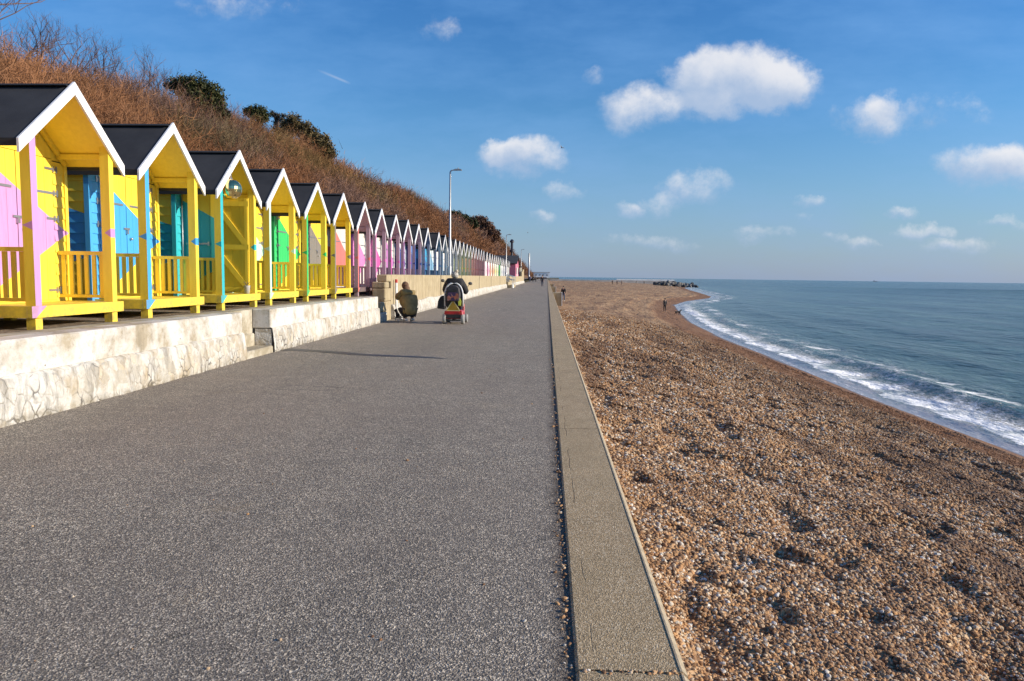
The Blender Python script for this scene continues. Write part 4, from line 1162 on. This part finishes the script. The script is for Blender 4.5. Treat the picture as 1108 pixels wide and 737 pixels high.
# ------------------------------------------------------------------ pebbles (uncountable)
m_near = []
def pebble_points():
    P_, S_ = [], []
    for (y0, y1, x1, den, size) in [(1.4, 4., 4.0, 6400, .0070), (4., 7., 6.5, 4300, .0080), (7., 11., 10., 2000, .0105), (11., 18., 12.5, 1100, .0135), (18., 30., 13., 520, .0175), (30., 60., 14., 150, .022)]:
        n = int(den*(y1-y0)*(x1-KX)); x = rng.uniform(KX+.012, x1, n); y = rng.uniform(y0, y1, n)
        s = size*np.exp(rng.normal(0, .42, n)); s = np.where((rng.random(n) < .02) & (y < 7), s*1.8, s)
        s = np.minimum(s, size*1.9)
        keep = (x < .9*y+.6) & (sx_of(y)-x > .9) & (rng.random(n) < np.interp(y, [30, 60], [1, .0]))
        cl = vnoise(x*1.3+40, y*1.3+7); keep &= rng.random(n) < (.55+.75*cl); dsh = sx_of(y)-x; s = s*np.interp(dsh, [1.2, 1.7, 3.2, 4.6], [.9, .58, .5, 1.])
        s = s*(.8+.5*vnoise(x*.9+4, y*.7+70))
        x, y, s = x[keep], y[keep], s[keep]
        P_.append(np.stack([x, y, beach_z(x, y)+s*.15], 1)); S_.append(s)
    # stray stones kicked onto the promenade edge and kerb joint
    n = 420; y = 1.5*np.exp(rng.uniform(0, math.log(14/1.5), n)); x = .125-np.abs(rng.normal(0, .022, n)); s = .0055*np.exp(rng.normal(0, .4, n))
    P_.append(np.stack([x, y, np.full(n, .002)], 1)); S_.append(s)
    n = 40; y = 2.72-.0+rng.normal(0, .008, n)-.02; x = rng.uniform(.15, .54, n); s = .006*np.exp(rng.normal(0, .3, n))
    P_.append(np.stack([x, y, np.full(n, .012)], 1)); S_.append(s)
    n = 34; y = 2.5*np.exp(rng.uniform(0, math.log(12/2.5), n)); x = rng.uniform(-3, .1, n); s = .006*np.exp(rng.normal(0, .3, n))
    P_.append(np.stack([x, y, np.full(n, .002)], 1)); S_.append(s)
    return np.concatenate(P_), np.concatenate(S_)
pts, sz = pebble_points()
me = bpy.data.meshes.new('pebbles'); me.vertices.add(len(pts)); me.vertices.foreach_set('co', pts.astype(np.float32).ravel())
wa = me.attributes.new('shore', 'FLOAT', 'POINT'); wa.data.foreach_set('value', (sx_of(pts[:, 1])-pts[:, 0]).astype(np.float32))
a = me.attributes.new('sz', 'FLOAT', 'POINT'); a.data.foreach_set('value', sz.astype(np.float32))
pe = bpy.data.objects.new('pebbles', me); COL.objects.link(pe); tag(pe, kind='stuff'); me.materials.append(m_pebble)
ng = bpy.data.node_groups.new('pebble_scatter', 'GeometryNodeTree')
ng.interface.new_socket('Geometry', in_out='INPUT', socket_type='NodeSocketGeometry'); ng.interface.new_socket('Geometry', in_out='OUTPUT', socket_type='NodeSocketGeometry')
N = ng.nodes; Lk = ng.links
gi = N.new('NodeGroupInput'); go = N.new('NodeGroupOutput')
join = N.new('GeometryNodeJoinGeometry')
for k in range(5):
    ico = N.new('GeometryNodeMeshIcoSphere'); ico.inputs['Radius'].default_value = 1; ico.inputs['Subdivisions'].default_value = 2
    sp_ = N.new('GeometryNodeSetPosition'); nz = N.new('ShaderNodeTexNoise'); nz.noise_dimensions = '4D'; nz.inputs['W'].default_value = k*3.7; nz.inputs['Scale'].default_value = .9
    sc_ = N.new('ShaderNodeVectorMath'); sc_.operation = 'MULTIPLY_ADD'; sc_.inputs[1].default_value = (1.1, 1.1, 1.1); sc_.inputs[2].default_value = (-.55, -.55, -.55)
    Lk.new(nz.outputs['Color'], sc_.inputs[0]); Lk.new(ico.outputs[0], sp_.inputs['Geometry']); Lk.new(sc_.outputs[0], sp_.inputs['Offset'])
    tf = N.new('GeometryNodeTransform'); tf.inputs['Scale'].default_value = (1.25, .95, .62+.08*k); Lk.new(sp_.outputs[0], tf.inputs['Geometry'])
    sm_ = N.new('GeometryNodeSetMaterial'); sm_.inputs['Material'].default_value = m_pebble; Lk.new(tf.outputs[0], sm_.inputs['Geometry'])
    g2i = N.new('GeometryNodeGeometryToInstance'); Lk.new(sm_.outputs[0], g2i.inputs[0]); Lk.new(g2i.outputs[0], join.inputs[0])
iop = N.new('GeometryNodeInstanceOnPoints'); iop.inputs['Pick Instance'].default_value = True
rv_ = N.new('FunctionNodeRandomValue'); rv_.data_type = 'INT'; rv_.inputs[4].default_value = 0; rv_.inputs[5].default_value = 4
rr2 = N.new('FunctionNodeRandomValue'); rr2.data_type = 'FLOAT_VECTOR'; rr2.inputs[0].default_value = (-.5, -.5, 0); rr2.inputs[1].default_value = (.5, .5, 6.28)
at_ = N.new('GeometryNodeInputNamedAttribute'); at_.data_type = 'FLOAT'; at_.inputs['Name'].default_value = 'sz'
Lk.new(gi.outputs[0], iop.inputs['Points']); Lk.new(join.outputs[0], iop.inputs['Instance']); Lk.new(rv_.outputs[2], iop.inputs['Instance Index'])
Lk.new(rr2.outputs[0], iop.inputs['Rotation']); Lk.new(at_.outputs[0], iop.inputs['Scale']); Lk.new(iop.outputs[0], go.inputs[0])
md = pe.modifiers.new('scatter', 'NODES'); md.node_group = ng


# ------------------------------------------------------------------ people, dogs, scooter
def skin_obj(name, nodes, edges, root, mat, parent, k=1., sub=1, smooth=True):
    keys = list(nodes); ix = {n: i for i, n in enumerate(keys)}
    me = bpy.data.meshes.new(name); me.from_pydata([nodes[n][0] for n in keys], [(ix[a], ix[b_]) for a, b_ in edges], [])
    o = bpy.data.objects.new(name, me); COL.objects.link(o)
    sk = o.modifiers.new('skin', 'SKIN'); sk.use_smooth_shade = True
    lay = me.skin_vertices[0] if me.skin_vertices else None
    if lay is None:
        bm = bmesh.new(); bm.from_mesh(me); bm.verts.layers.skin.verify(); bm.to_mesh(me); bm.free(); lay = me.skin_vertices[0]
    for n, i in ix.items():
        r = nodes[n][1]; r = r if isinstance(r, tuple) else (r, r)
        lay.data[i].radius = (r[0]*k, r[1]*k); lay.data[i].use_root = (n == root)
    if sub: ss = o.modifiers.new('sub', 'SUBSURF'); ss.levels = sub; ss.render_levels = sub
    dg = bpy.context.evaluated_depsgraph_get(); dg.update()
    me2 = bpy.data.meshes.new_from_object(o.evaluated_get(dg)); me2.name = name
    bpy.data.objects.remove(o)
    me2.materials.clear(); me2.materials.append(mat)
    o = bpy.data.objects.new(name, me2); COL.objects.link(o); o.parent = parent
    return o
C_LB = simple('cloth_brown_hair', (.13, .07, .04), .85, var=.3, scale=20)
m_skin = simple('skin', (.50, .30, .22), .55, var=.06)
def cloth(name, c): return simple('cloth_'+name, c, .85, var=.22, scale=9, bump=.3)
def P_(x, y, z): return (x, y, z)
def stand_nodes(walk=1., arms=1.):
    n = {'pelvis': ((0, 0, .93), (.135, .10)), 'spine': ((0, .0, 1.12), (.125, .095)), 'chest': ((0, .0, 1.33), (.155, .105)), 'neck': ((0, .01, 1.475), .052),
         'jaw': ((0, .035, 1.545), (.062, .07)), 'head': ((0, .02, 1.625), (.078, .092)), 'top': ((0, .01, 1.69), (.055, .065)), 'nose': ((0, .118, 1.60), .012)}
    e = [('pelvis', 'spine'), ('spine', 'chest'), ('chest', 'neck'), ('neck', 'jaw'), ('jaw', 'head'), ('head', 'top'), ('head', 'nose')]
    for s, t_ in ((-1, 'l'), (1, 'r')):
        f = s*walk
        n['sh'+t_] = ((s*.185, 0, 1.40), .058); n['el'+t_] = ((s*.235, -.03-f*.09*arms, 1.13), .042); n['wr'+t_] = ((s*.235, .07-f*.16*arms, .90), .027)
        n['pa'+t_] = ((s*.235, .09-f*.17*arms, .83), (.038, .018))
        e += [('chest', 'sh'+t_), ('sh'+t_, 'el'+t_), ('el'+t_, 'wr'+t_), ('wr'+t_, 'pa'+t_)]
        for q_, (dx, dz) in enumerate(((-.028, .0), (-.01, -.008), (.01, -.004), (.027, .008))):
            n['f%d' % q_+t_] = ((s*.235+dx*.3, .10+dx-f*.17*arms, .755+dz), .0095); e.append(('pa'+t_, 'f%d' % q_+t_))
        n['th'+t_] = ((s*.21, .145-f*.17*arms, .80), .011); e.append(('pa'+t_, 'th'+t_))
        n['hi'+t_] = ((s*.09, 0, .86), .088); n['kn'+t_] = ((s*.095, .05+f*.13, .48), .058); n['an'+t_] = ((s*.095, -.02+f*.22, .10 if f > 0 else .13), .038)
        n['to'+t_] = ((s*.10, .14+f*.22, .04 if f > 0 else .05), .035)
        e += [('pelvis', 'hi'+t_), ('hi'+t_, 'kn'+t_), ('kn'+t_, 'an'+t_), ('an'+t_, 'to'+t_)]
    return n, e
def pick(n, e, ks, grow=0.):
    nn = {}
    for k in ks:
        r = n[k][1]; r = r if isinstance(r, tuple) else (r, r); nn[k] = (n[k][0], (r[0]+grow, r[1]+grow))
    return nn, [(a, b_) for a, b_ in e if a in nn and b_ in nn]
def dress(r, n, e, coat, trousers, hair, shoes, long=False, hood=False):
    skin_obj('body', n, e, 'pelvis', m_skin, r)
    up = ['pelvis', 'spine', 'chest', 'shl', 'ell', 'wrl', 'shr', 'elr', 'wrr']+(['neck'] if True else [])
    a, b_ = pick(n, e, up, .02); 
    p0 = Vector(a['pelvis'][0]); a['hem'] = (tuple(p0+Vector((0, -.0, -.16 if long else -.08))), (.17 if long else .15, .125)); b_.append(('pelvis', 'hem'))
    skin_obj('coat', a, b_, 'pelvis', coat, r)
    a, b_ = pick(n, e, ['pelvis', 'hil', 'knl', 'anl', 'hir', 'knr', 'anr'], .014); skin_obj('trousers', a, b_, 'pelvis', trousers, r)
    for t_ in 'lr':
        a, b_ = pick(n, e, ['an'+t_, 'to'+t_], .012); skin_obj('shoe', a, b_, 'an'+t_, shoes, r)
    h = Vector(n['head'][0]); tp = Vector(n['top'][0])
    g = MB(); g.sm = True; c = h+(tp-h)*.35+Vector((0, -.022, .0)); g.ball(c, .104, 12, .03, (.92, 1.05, 1.05)); g.build('hood' if hood else 'hair', hair, r)
C_BLK = cloth('black', (.018, .018, .022)); C_NVY = cloth('navy', (.02, .028, .06)); C_BLU = cloth('blue', (.04, .08, .25)); C_GRY = cloth('grey', (.09, .09, .10))
C_DEN = cloth('denim', (.05, .07, .13)); C_HAIR = cloth('dark_hair', (.03, .018, .012)); C_BRN = cloth('brown', (.10, .06, .04)); C_OLV = cloth('olive', (.24, .175, .07)); C_WHT = cloth('white', (.6, .58, .55)); C_RED = cloth('red', (.25, .03, .03))
def walker(X, Y, z, face, label, coat, tro, hair, shoes=None, walk=1., scale=1., group=None, long=False):
    r = empty('person', (X, Y, z), label, 'person', group, math.radians(face)); r.scale = (scale,)*3
    n, e = stand_nodes(walk); dress(r, n, e, coat, tro, hair, shoes or C_BLK, long); return r
def bz(X, Y): return float(beach_z(np.array([float(X)]), np.array([float(Y)]))[0])
walker(-.72, 112, 0, 180, 'person in dark clothes walking towards the camera along the kerb, nearest on the far promenade', C_BLK, C_NVY, C_BLK, walk=.8)
walker(-4.75, 205, 0, 180, 'person in a blue jacket at the far end of the promenade near the pale pole', C_BLU, C_DEN, C_HAIR, walk=.6)
walker(-3.7, 196, 0, 170, 'person in black on the left of the far pair on the promenade', C_BLK, C_BLK, C_HAIR, walk=.7)
walker(-3.05, 197, 0, 190, 'person in a grey coat on the right of the far pair on the promenade', C_GRY, C_BLK, C_HAIR, walk=-.5)
walker(-1.6, 260, 0, 180, 'tiny person in the middle of the promenade, farthest of all', C_GRY, C_NVY, C_HAIR, walk=.5)
walker(1.85, 83, bz(1.85, 83)-.02, 170, 'person in a dark coat and jeans walking on the shingle beside the sea wall', C_BLK, C_DEN, C_BLK, C_WHT, walk=.9)
walker(15.05, 95, bz(15.05, 95)-.02, 25, 'person in dark clothes standing on the wet shingle with a dog near the water', C_BLK, C_BLK, C_BRN, walk=-.3, long=True)
walker(25.4, 290, bz(25.4, 290), 180, 'left one of two people strolling side by side far up the beach', C_BLK, C_BLK, C_HAIR, walk=.5, scale=1.05)
walker(27.4, 292, bz(27.4, 292), 180, 'right one of two people strolling side by side far up the beach', C_BLK, C_NVY, C_HAIR, walk=-.5)
walker(30., 300, bz(30, 300), 200, 'person in a brown coat a little right of the strolling pair', C_BRN, C_GRY, C_HAIR, walk=.5)
walker(49.5, 415, bz(49.5, 415), 120, 'distant person left of the pale harbour arm', C_BLK, C_BLK, C_HAIR, walk=.5)
walker(54.5, 420, bz(54.5, 420), 200, 'distant person in front of the pale harbour arm', C_BLK, C_BLK, C_HAIR, walk=-.5)

def dog(X, Y, z, face, label, sc, body, legs, sit=False):
    r = empty('dog', (X, Y, z), label, 'dog', None, math.radians(face)); r.scale = (sc,)*3
    if sit:
        n = {'rump': ((0, -.18, .16), (.12, .11)), 'chest': ((0, .06, .36), (.11, .12)), 'neck': ((0, .12, .50), .07), 'head': ((0, .17, .60), (.075, .08)), 'muz': ((0, .29, .565), .035),
             'ea': ((-.055, .13, .69), .018), 'eb': ((.055, .13, .69), .018), 't1': ((0, -.33, .06), .025), 't2': ((.1, -.45, .05), .012)}
    else:
        n = {'rump': ((0, -.28, .42), (.085, .10)), 'belly': ((0, 0, .43), (.08, .085)), 'chest': ((0, .24, .42), (.095, .13)), 'neck': ((0, .37, .55), .065), 'head': ((0, .45, .64), (.065, .07)), 'muz': ((0, .58, .60), .033),
             'ea': ((-.05, .42, .71), .016), 'eb': ((.05, .42, .71), .016), 't1': ((0, -.40, .45), .025), 't2': ((0, -.56, .58), .012)}
    e = [('rump', 'chest')] if sit else [('rump', 'belly'), ('belly', 'chest')]
    e += [('chest', 'neck'), ('neck', 'head'), ('head', 'muz'), ('head', 'ea'), ('head', 'eb'), ('rump', 't1'), ('t1', 't2')]
    for s, t_ in ((-1, 'l'), (1, 'r')):
        if sit:
            n['fk'+t_] = ((s*.07, .10, .20), .035); n['fp'+t_] = ((s*.07, .14, .02), .03); n['hk'+t_] = ((s*.13, .0, .17), .05); n['hh'+t_] = ((s*.13, -.2, .04), .028); n['hp'+t_] = ((s*.13, -.02, .02), .028)
        else:
            n['fk'+t_] = ((s*.07, .25+s*.05, .20), .028); n['fp'+t_] = ((s*.07, .27+s*.1, .02), .028)
            n['hk'+t_] = ((s*.08, -.20+s*.04, .27), .05); n['hh'+t_] = ((s*.08, -.36+s*.06, .15), .024); n['hp'+t_] = ((s*.08, -.30+s*.08, .02), .026)
        e += [('chest', 'fk'+t_), ('fk'+t_, 'fp'+t_), ('rump', 'hk'+t_), ('hk'+t_, 'hh'+t_), ('hh'+t_, 'hp'+t_)]
    o = skin_obj('body', n, e, 'rump' if sit else 'belly', body, r)
    return r
m_dogbw, t, b = new_mat('black_white_fur'); s_ = t.sep(t.obj())
wmask = t.m('MAXIMUM', t.m('LESS_THAN', s_[2], .17), t.m('MULTIPLY', t.m('GREATER_THAN', s_[1], .14), t.m('LESS_THAN', s_[2], .48)))
t.put(b.inputs['Base Color'], t.mix(wmask, (.018, .016, .016), (.72, .70, .67))); b.inputs['Roughness'].default_value = .8
dog(-4.80, 23.75, 0, 60, 'small black dog with white legs sitting in front of the crouching person', .58, m_dogbw, None, True)
dog(16.0, 91, bz(16., 91)-.02, -70, 'black dog trotting at the edge of the water', 1.0, cloth('black', None), None)

# crouching person by the tall wall
r = empty('person', (-4.40, 23.3, 0), 'person in a long olive coat crouching beside the tall wall, back to the camera', 'person', None, math.radians(33)); r.scale = (1.05,)*3
n = {'pelvis': ((0, -.14, .36), (.15, .13)), 'spine': ((0, -.08, .60), (.135, .11)), 'chest': ((0, .07, .84), (.155, .115)), 'neck': ((0, .17, .975), .052), 'jaw': ((0, .245, 1.02), (.06, .065)),
     'head': ((0, .245, 1.09), (.078, .09)), 'top': ((0, .235, 1.155), (.055, .065)), 'nose': ((0, .34, 1.06), .012)}
e = [('pelvis', 'spine'), ('spine', 'chest'), ('chest', 'neck'), ('neck', 'jaw'), ('jaw', 'head'), ('head', 'top'), ('head', 'nose')]
for s, t_ in ((-1, 'l'), (1, 'r')):
    hz = .86 if s < 0 else .55
    n['sh'+t_] = ((s*.185, .08, .90), .058); n['el'+t_] = ((s*.24, .24, .70 if s < 0 else .64), .043); n['wr'+t_] = ((s*.13, .45, hz), .028); n['pa'+t_] = ((s*.11, .52, hz+.01), (.036, .018))
    n['hi'+t_] = ((s*.10, -.10, .32), .092); n['kn'+t_] = ((s*.16, .30, .40), .062); n['an'+t_] = ((s*.11, -.12, .12), .04); n['to'+t_] = ((s*.12, .06, .035), .036)
    e += [('chest', 'sh'+t_), ('sh'+t_, 'el'+t_), ('el'+t_, 'wr'+t_), ('wr'+t_, 'pa'+t_), ('pelvis', 'hi'+t_), ('hi'+t_, 'kn'+t_), ('kn'+t_, 'an'+t_), ('an'+t_, 'to'+t_)]
    for q_ in range(4):
        n['f%d' % q_+t_] = ((s*.11+(q_-1.5)*.019, .585-.006*abs(q_-1.4), hz-.02), .0095); n['g%d' % q_+t_] = ((s*.11+(q_-1.5)*.019, .61, hz-.05), .008)
        e += [('pa'+t_, 'f%d' % q_+t_), ('f%d' % q_+t_, 'g%d' % q_+t_)]
    n['th'+t_] = ((s*.06, .54, hz+.0), .011); e.append(('pa'+t_, 'th'+t_))
skin_obj('body', n, e, 'pelvis', m_skin, r)
a, b_ = pick(n, e, ['spine', 'chest', 'neck', 'shl', 'ell', 'wrl', 'shr', 'elr', 'wrr'], .05)
a['spine'] = ((0, -.10, .62), (.225, .19)); a['chest'] = ((0, .03, .85), (.22, .19)); a['neck'] = ((0, .12, .97), (.12, .11)); a['pelvis'] = ((0, -.17, .38), (.26, .22)); a['hem'] = ((0, -.16, .20), (.26, .21)); b_ += [('spine', 'pelvis'), ('pelvis', 'hem')]
skin_obj('coat', a, b_, 'spine', C_OLV, r)
a, b_ = pick(n, e, ['pelvis', 'hil', 'knl', 'anl', 'hir', 'knr', 'anr'], .016); skin_obj('trousers', a, b_, 'pelvis', C_BLK, r)
for t_ in 'lr':
    a, b_ = pick(n, e, ['an'+t_, 'to'+t_], .014); a['heel'] = ((a['an'+t_][0][0], -.17, .06), (.04, .035)); b_.append(('an'+t_, 'heel')); skin_obj('shoe', a, b_, 'an'+t_, C_WHT, r)
g = MB(); g.sm = True; g.ball((0, .215, 1.105), .115, 14, .03, (.95, 1.05, 1.05)); g.ball((0, .09, .97), .10, 12, .05, (1.1, .7, 1.5)); g.build('hair', C_LB, r)

# mobility scooter
SX0, SY0 = -2.87, 22.75
r = empty('mobility_scooter', (SX0, SY0, 0), 'red mobility scooter seen from behind, with a yellow triangle on its back', 'scooter')
m_red = simple('scooter_red', (.42, .012, .02), .3, var=.05); m_black = simple('black_plastic', (.02, .02, .022), .5); m_tyre = simple('grey_tyre', (.30, .29, .27), .8)
g = MB(); g.sm = False
g.prism([(-.26, .17), (.26, .17), (.30, .24), (.27, .40), (.20, .43), (-.20, .43), (-.27, .40), (-.30, .24)], 'y', -.05, .42); g.build('rear_body', m_red, r, bevel=.012)
g = MB(); g.box(-.22, .22, -.075, -.052, .19, .30); g.build('rear_panel', m_black, r)
g = MB(); g.box(-.25, .25, -.10, -.05, .10, .145); g.box(-.03, .03, -.1, .3, .11, .17); g.build('bumper', m_black, r)
for s in (-1, 1):
    g = MB(); g.box(s*.20-.04, s*.20+.04, -.062, -.053, .33, .38); g.build('tail_light', simple('tail_red', (.5, .03, .02), .2), r)
    for yy_, rr3 in ((.02, .155), (.98, .13)):
        w_ = empty('wheel', (0, 0, 0), None, None); w_.parent = r
        g = MB(); g.sm = True; xo = s*.285
        g.lathe([(rr3*.6, -.045), (rr3*.93, -.05), (rr3, -.03), (rr3, .03), (rr3*.93, .05), (rr3*.6, .045)], 20, (xo, yy_, rr3), 'x'); g.build('tyre', m_tyre, w_)
        g = MB(); g.lathe([(rr3*.2, -.052), (rr3*.6, -.046), (rr3*.6, .046), (rr3*.2, .052)], 14, (xo, yy_, rr3), 'x'); g.build('rim', m_metal, w_)
g = MB(); g.box(-.25, .25, .40, .95, .13, .17); g.build('footboard', m_black, r, bevel=.01)
g = MB(); g.prism([(.92, .13), (1.14, .2), (1.10, .55), (1.02, .60), (.96, .3)], 'x', -.22, .22); g.build('front_shroud', m_red, r, bevel=.01)
g = MB(); g.tube([(0, 1.02, .5), (0, .86, .98)], .035, 8); g.build('tiller', m_black, r)
g = MB(); g.tube([(-.30, .74, .98), (-.2, .84, 1.0), (.2, .84, 1.0), (.30, .74, .98)], .018, 8); g.build('handlebar', m_black, r)
g = MB(); g.box(-.24, .24, .12, .58, .50, .61); g.tube([(0, .3, .4), (0, .3, .52)], .05, 8); g.build('seat', m_black, r, bevel=.03)
# arched seat back with pale piping
arch = [(-.285, .55)]+[(-.285*math.cos(a)**.8 if math.cos(a) > 0 else .285*abs(math.cos(a))**.8, .80+.46*math.sin(a)**.9) for a in [PI*k/14 for k in range(1, 14)]]+[(.285, .55)]
g = MB(); g.prism(arch, 'y', .04, .11); g.build('seat_back', simple('seat_fabric', (.035, .035, .038), .7), r)
g = MB(); g.sm = True; g.tube([(x, .02, z) for x, z in arch], .026, 8); g.build('seat_piping', simple('pale_piping', (.62, .62, .62), .5), r)
g = MB(); g.prism([(-.20, .425), (.20, .425), (.025, .72), (-.025, .72)], 'y', -.135, -.12); o = g.build('warning_triangle', simple('amber_reflector', (.52, .30, .02), .4), r)
g = MB()
for a, b_ in (((-.21, .42), (0, .74)), ((.21, .42), (0, .74)), ((-.21, .42), (.21, .42))): g.bar((a[0], -.14, a[1]), (b_[0], -.14, b_[1]), .035, .02)
g.build('triangle_edge', simple('pale_yellow', (.66, .58, .30), .5), o)
for s, zz in ((-1, 1.33), (1, 1.25)):
    g = MB(); g.tube([(s*.26, .76, 1.0), (s*.36, .72, zz-.1), (s*.42, .70, zz)], .008, 6)
    o = g.build('mirror', m_black, r); g = MB(); g.sm = True; g.ball((s*.44, .70, zz), .065, 12, 0, (1.1, .35, .8)); g.build('mirror_glass', simple('mirror_back', (.22, .19, .15), .25, .3), o)
# bags
rb = empty('backpack', (SX0, SY0-.03, .70), 'dark patterned backpack hung on the back of the scooter seat', 'backpack')
g = MB(); g.prism([(-.20, 0), (.20, 0), (.225, .2), (.19, .42), (.10, .50), (-.10, .50), (-.19, .42), (-.225, .2)], 'y', -.17, .03); g.build('bag', simple('bag_dark', (.035, .033, .04), .7, var=.5, scale=14), rb, bevel=.03)
g = MB(); g.prism([(-.16, .03), (.16, .03), (.17, .2), (.12, .28), (-.12, .28), (-.17, .2)], 'y', -.20, -.171)
mm, t, b = new_mat('patterned_pocket'); vv = t.sep(t.voro(t.obj(), 11, out='Color'))[0]
t.put(b.inputs['Base Color'], t.ramp(vv, [(0, (.03, .02, .06)), (.4, (.09, .04, .12)), (.65, (.05, .05, .07)), (.85, (.40, .12, .06)), (1, (.35, .2, .2))])); b.inputs['Roughness'].default_value = .8
g.build('front_pocket', mm, rb)
g = MB(); g.box(-.13, .13, -.19, -.172, .31, .335); g.build('strap', m_black, rb)
o = MB(); o.prism([(-.035, 0), (.035, 0), (.045, .14), (0, .24), (-.045, .14)], 'y', -.02, .02); o = o.build('hi_vis_strap', simple('hi_vis', (.62, .68, .08), .6)); o.location = (SX0+.205, SY0-.16, .58)
tag(o, 'yellow high visibility flag hanging on the right of the scooter seat', 'flag')
g = MB(); g.prism([(-.15, 0), (.10, -.02), (.13, .22), (.05, .40), (-.03, .40), (-.12, .25)], 'y', -.1, .16); o = g.build('shopping_bag', C_BLK, bevel=.03); o.location = (SX0-.37, SY0+.1, .47)
tag(o, 'black shopping bag hanging on the left side of the scooter', 'bag')
# rider
r = empty('person', (SX0, SY0, 0), 'person in a black coat and patterned bobble hat riding the red scooter', 'person')
n = {'pelvis': ((0, .30, .70), (.16, .13)), 'spine': ((0, .26, .92), (.15, .12)), 'chest': ((0, .28, 1.23), (.18, .13)), 'neck': ((0, .31, 1.37), .06), 'jaw': ((-.01, .355, 1.40), (.062, .07)),
     'head': ((-.01, .34, 1.475), (.078, .09)), 'top': ((-.01, .33, 1.54), (.055, .065)), 'nose': ((-.01, .44, 1.45), .012)}
e = [('pelvis', 'spine'), ('spine', 'chest'), ('chest', 'neck'), ('neck', 'jaw'), ('jaw', 'head'), ('head', 'top'), ('head', 'nose')]
for s, t_ in ((-1, 'l'), (1, 'r')):
    n['sh'+t_] = ((s*.21, .28, 1.30), .075); n['el'+t_] = ((s*.32, .42, 1.02), .055); n['wr'+t_] = ((s*.29, .68, .98), .03); n['pa'+t_] = ((s*.28, .745, .99), (.036, .02))
    n['hi'+t_] = ((s*.10, .32, .68), .09); n['kn'+t_] = ((s*.13, .72, .66), .065); n['an'+t_] = ((s*.13, .76, .26), .042); n['to'+t_] = ((s*.14, .90, .21), .038)
    e += [('chest', 'sh'+t_), ('sh'+t_, 'el'+t_), ('el'+t_, 'wr'+t_), ('wr'+t_, 'pa'+t_), ('pelvis', 'hi'+t_), ('hi'+t_, 'kn'+t_), ('kn'+t_, 'an'+t_), ('an'+t_, 'to'+t_)]
    for q_ in range(4):
        n['f%d' % q_+t_] = ((s*(.25+.02*q_), .79, 1.0), .0095); n['g%d' % q_+t_] = ((s*(.25+.02*q_), .79, .965), .008); e += [('pa'+t_, 'f%d' % q_+t_), ('f%d' % q_+t_, 'g%d' % q_+t_)]
    n['th'+t_] = ((s*.235, .74, .965), .011); e.append(('pa'+t_, 'th'+t_))
skin_obj('body', n, e, 'pelvis', m_skin, r)
a, b_ = pick(n, e, ['pelvis', 'spine', 'chest', 'neck', 'shl', 'ell', 'wrl', 'shr', 'elr', 'wrr'], .06); a['neck'] = ((0, .28, 1.41), (.15, .13)); skin_obj('coat', a, b_, 'pelvis', C_BLK, r)
a, b_ = pick(n, e, ['pelvis', 'hil', 'knl', 'anl', 'hir', 'knr', 'anr'], .016); skin_obj('trousers', a, b_, 'pelvis', C_NVY, r)
for t_ in 'lr':
    a, b_ = pick(n, e, ['an'+t_, 'to'+t_], .014); skin_obj('shoe', a, b_, 'an'+t_, C_BLK, r)
mm, t, b = new_mat('knitted_hat'); s_ = t.sep(t.obj())
t.put(b.inputs['Base Color'], t.ramp(t.m('ADD', t.m('FRACT', t.m('MULTIPLY', s_[2], 16.)), t.m('MULTIPLY', t.m('SUBTRACT', t.voro(t.obj(), 40), .3), .9)), [(.45, (.07, .06, .06)), (.55, (.5, .47, .42))])); b.inputs['Roughness'].default_value = .95
g = MB(); g.sm = True; g.ball((-.01, .325, 1.51), .118, 14, .02, (1, 1.05, .95)); hat = g.build('hat', mm, r)
g = MB(); g.ball((.05, .30, 1.635), .05, 10, .15); g.build('bobble', simple('cream_wool', (.55, .48, .38), .95), hat)

# gulls
for (u, v, Y, lab) in [(608, 160, 60, 'gull gliding high to the right of the round cloud'), (571, 252, 120, 'tiny gull low over the far promenade')]:
    d = ray(u, v); r = empty('gull', (d.x/d.y*Y, Y, CAMZ+d.z/d.y*Y), lab, 'bird'); r.scale = (.42,)*3; r.rotation_euler = (0, .3, .8)
    m_g = simple('gull_grey', (.25, .25, .26), .7)
    g = MB(); g.ball((0, 0, 0), .09, 8, 0, (1, 2.6, .9)); g.build('body', m_g, r)
    for s in (-1, 1):
        g = MB(); pts_ = [(0, -.1), (s*.3, -.02), (s*.62, -.12), (s*.34, .12), (0, .12)]
        vs = [(x, y, .04+.22*min(1, abs(x)/.3)-.12*max(0, abs(x)-.3)/.3) for x, y in pts_]
        g.add(vs+[(a, b_, c-.015) for a, b_, c in vs], [(0, 1, 2, 3, 4), (9, 8, 7, 6, 5)]+[(i, i+5, (i+1) % 5+5, (i+1) % 5) for i in range(5)]); g.build('wing', m_g, r)
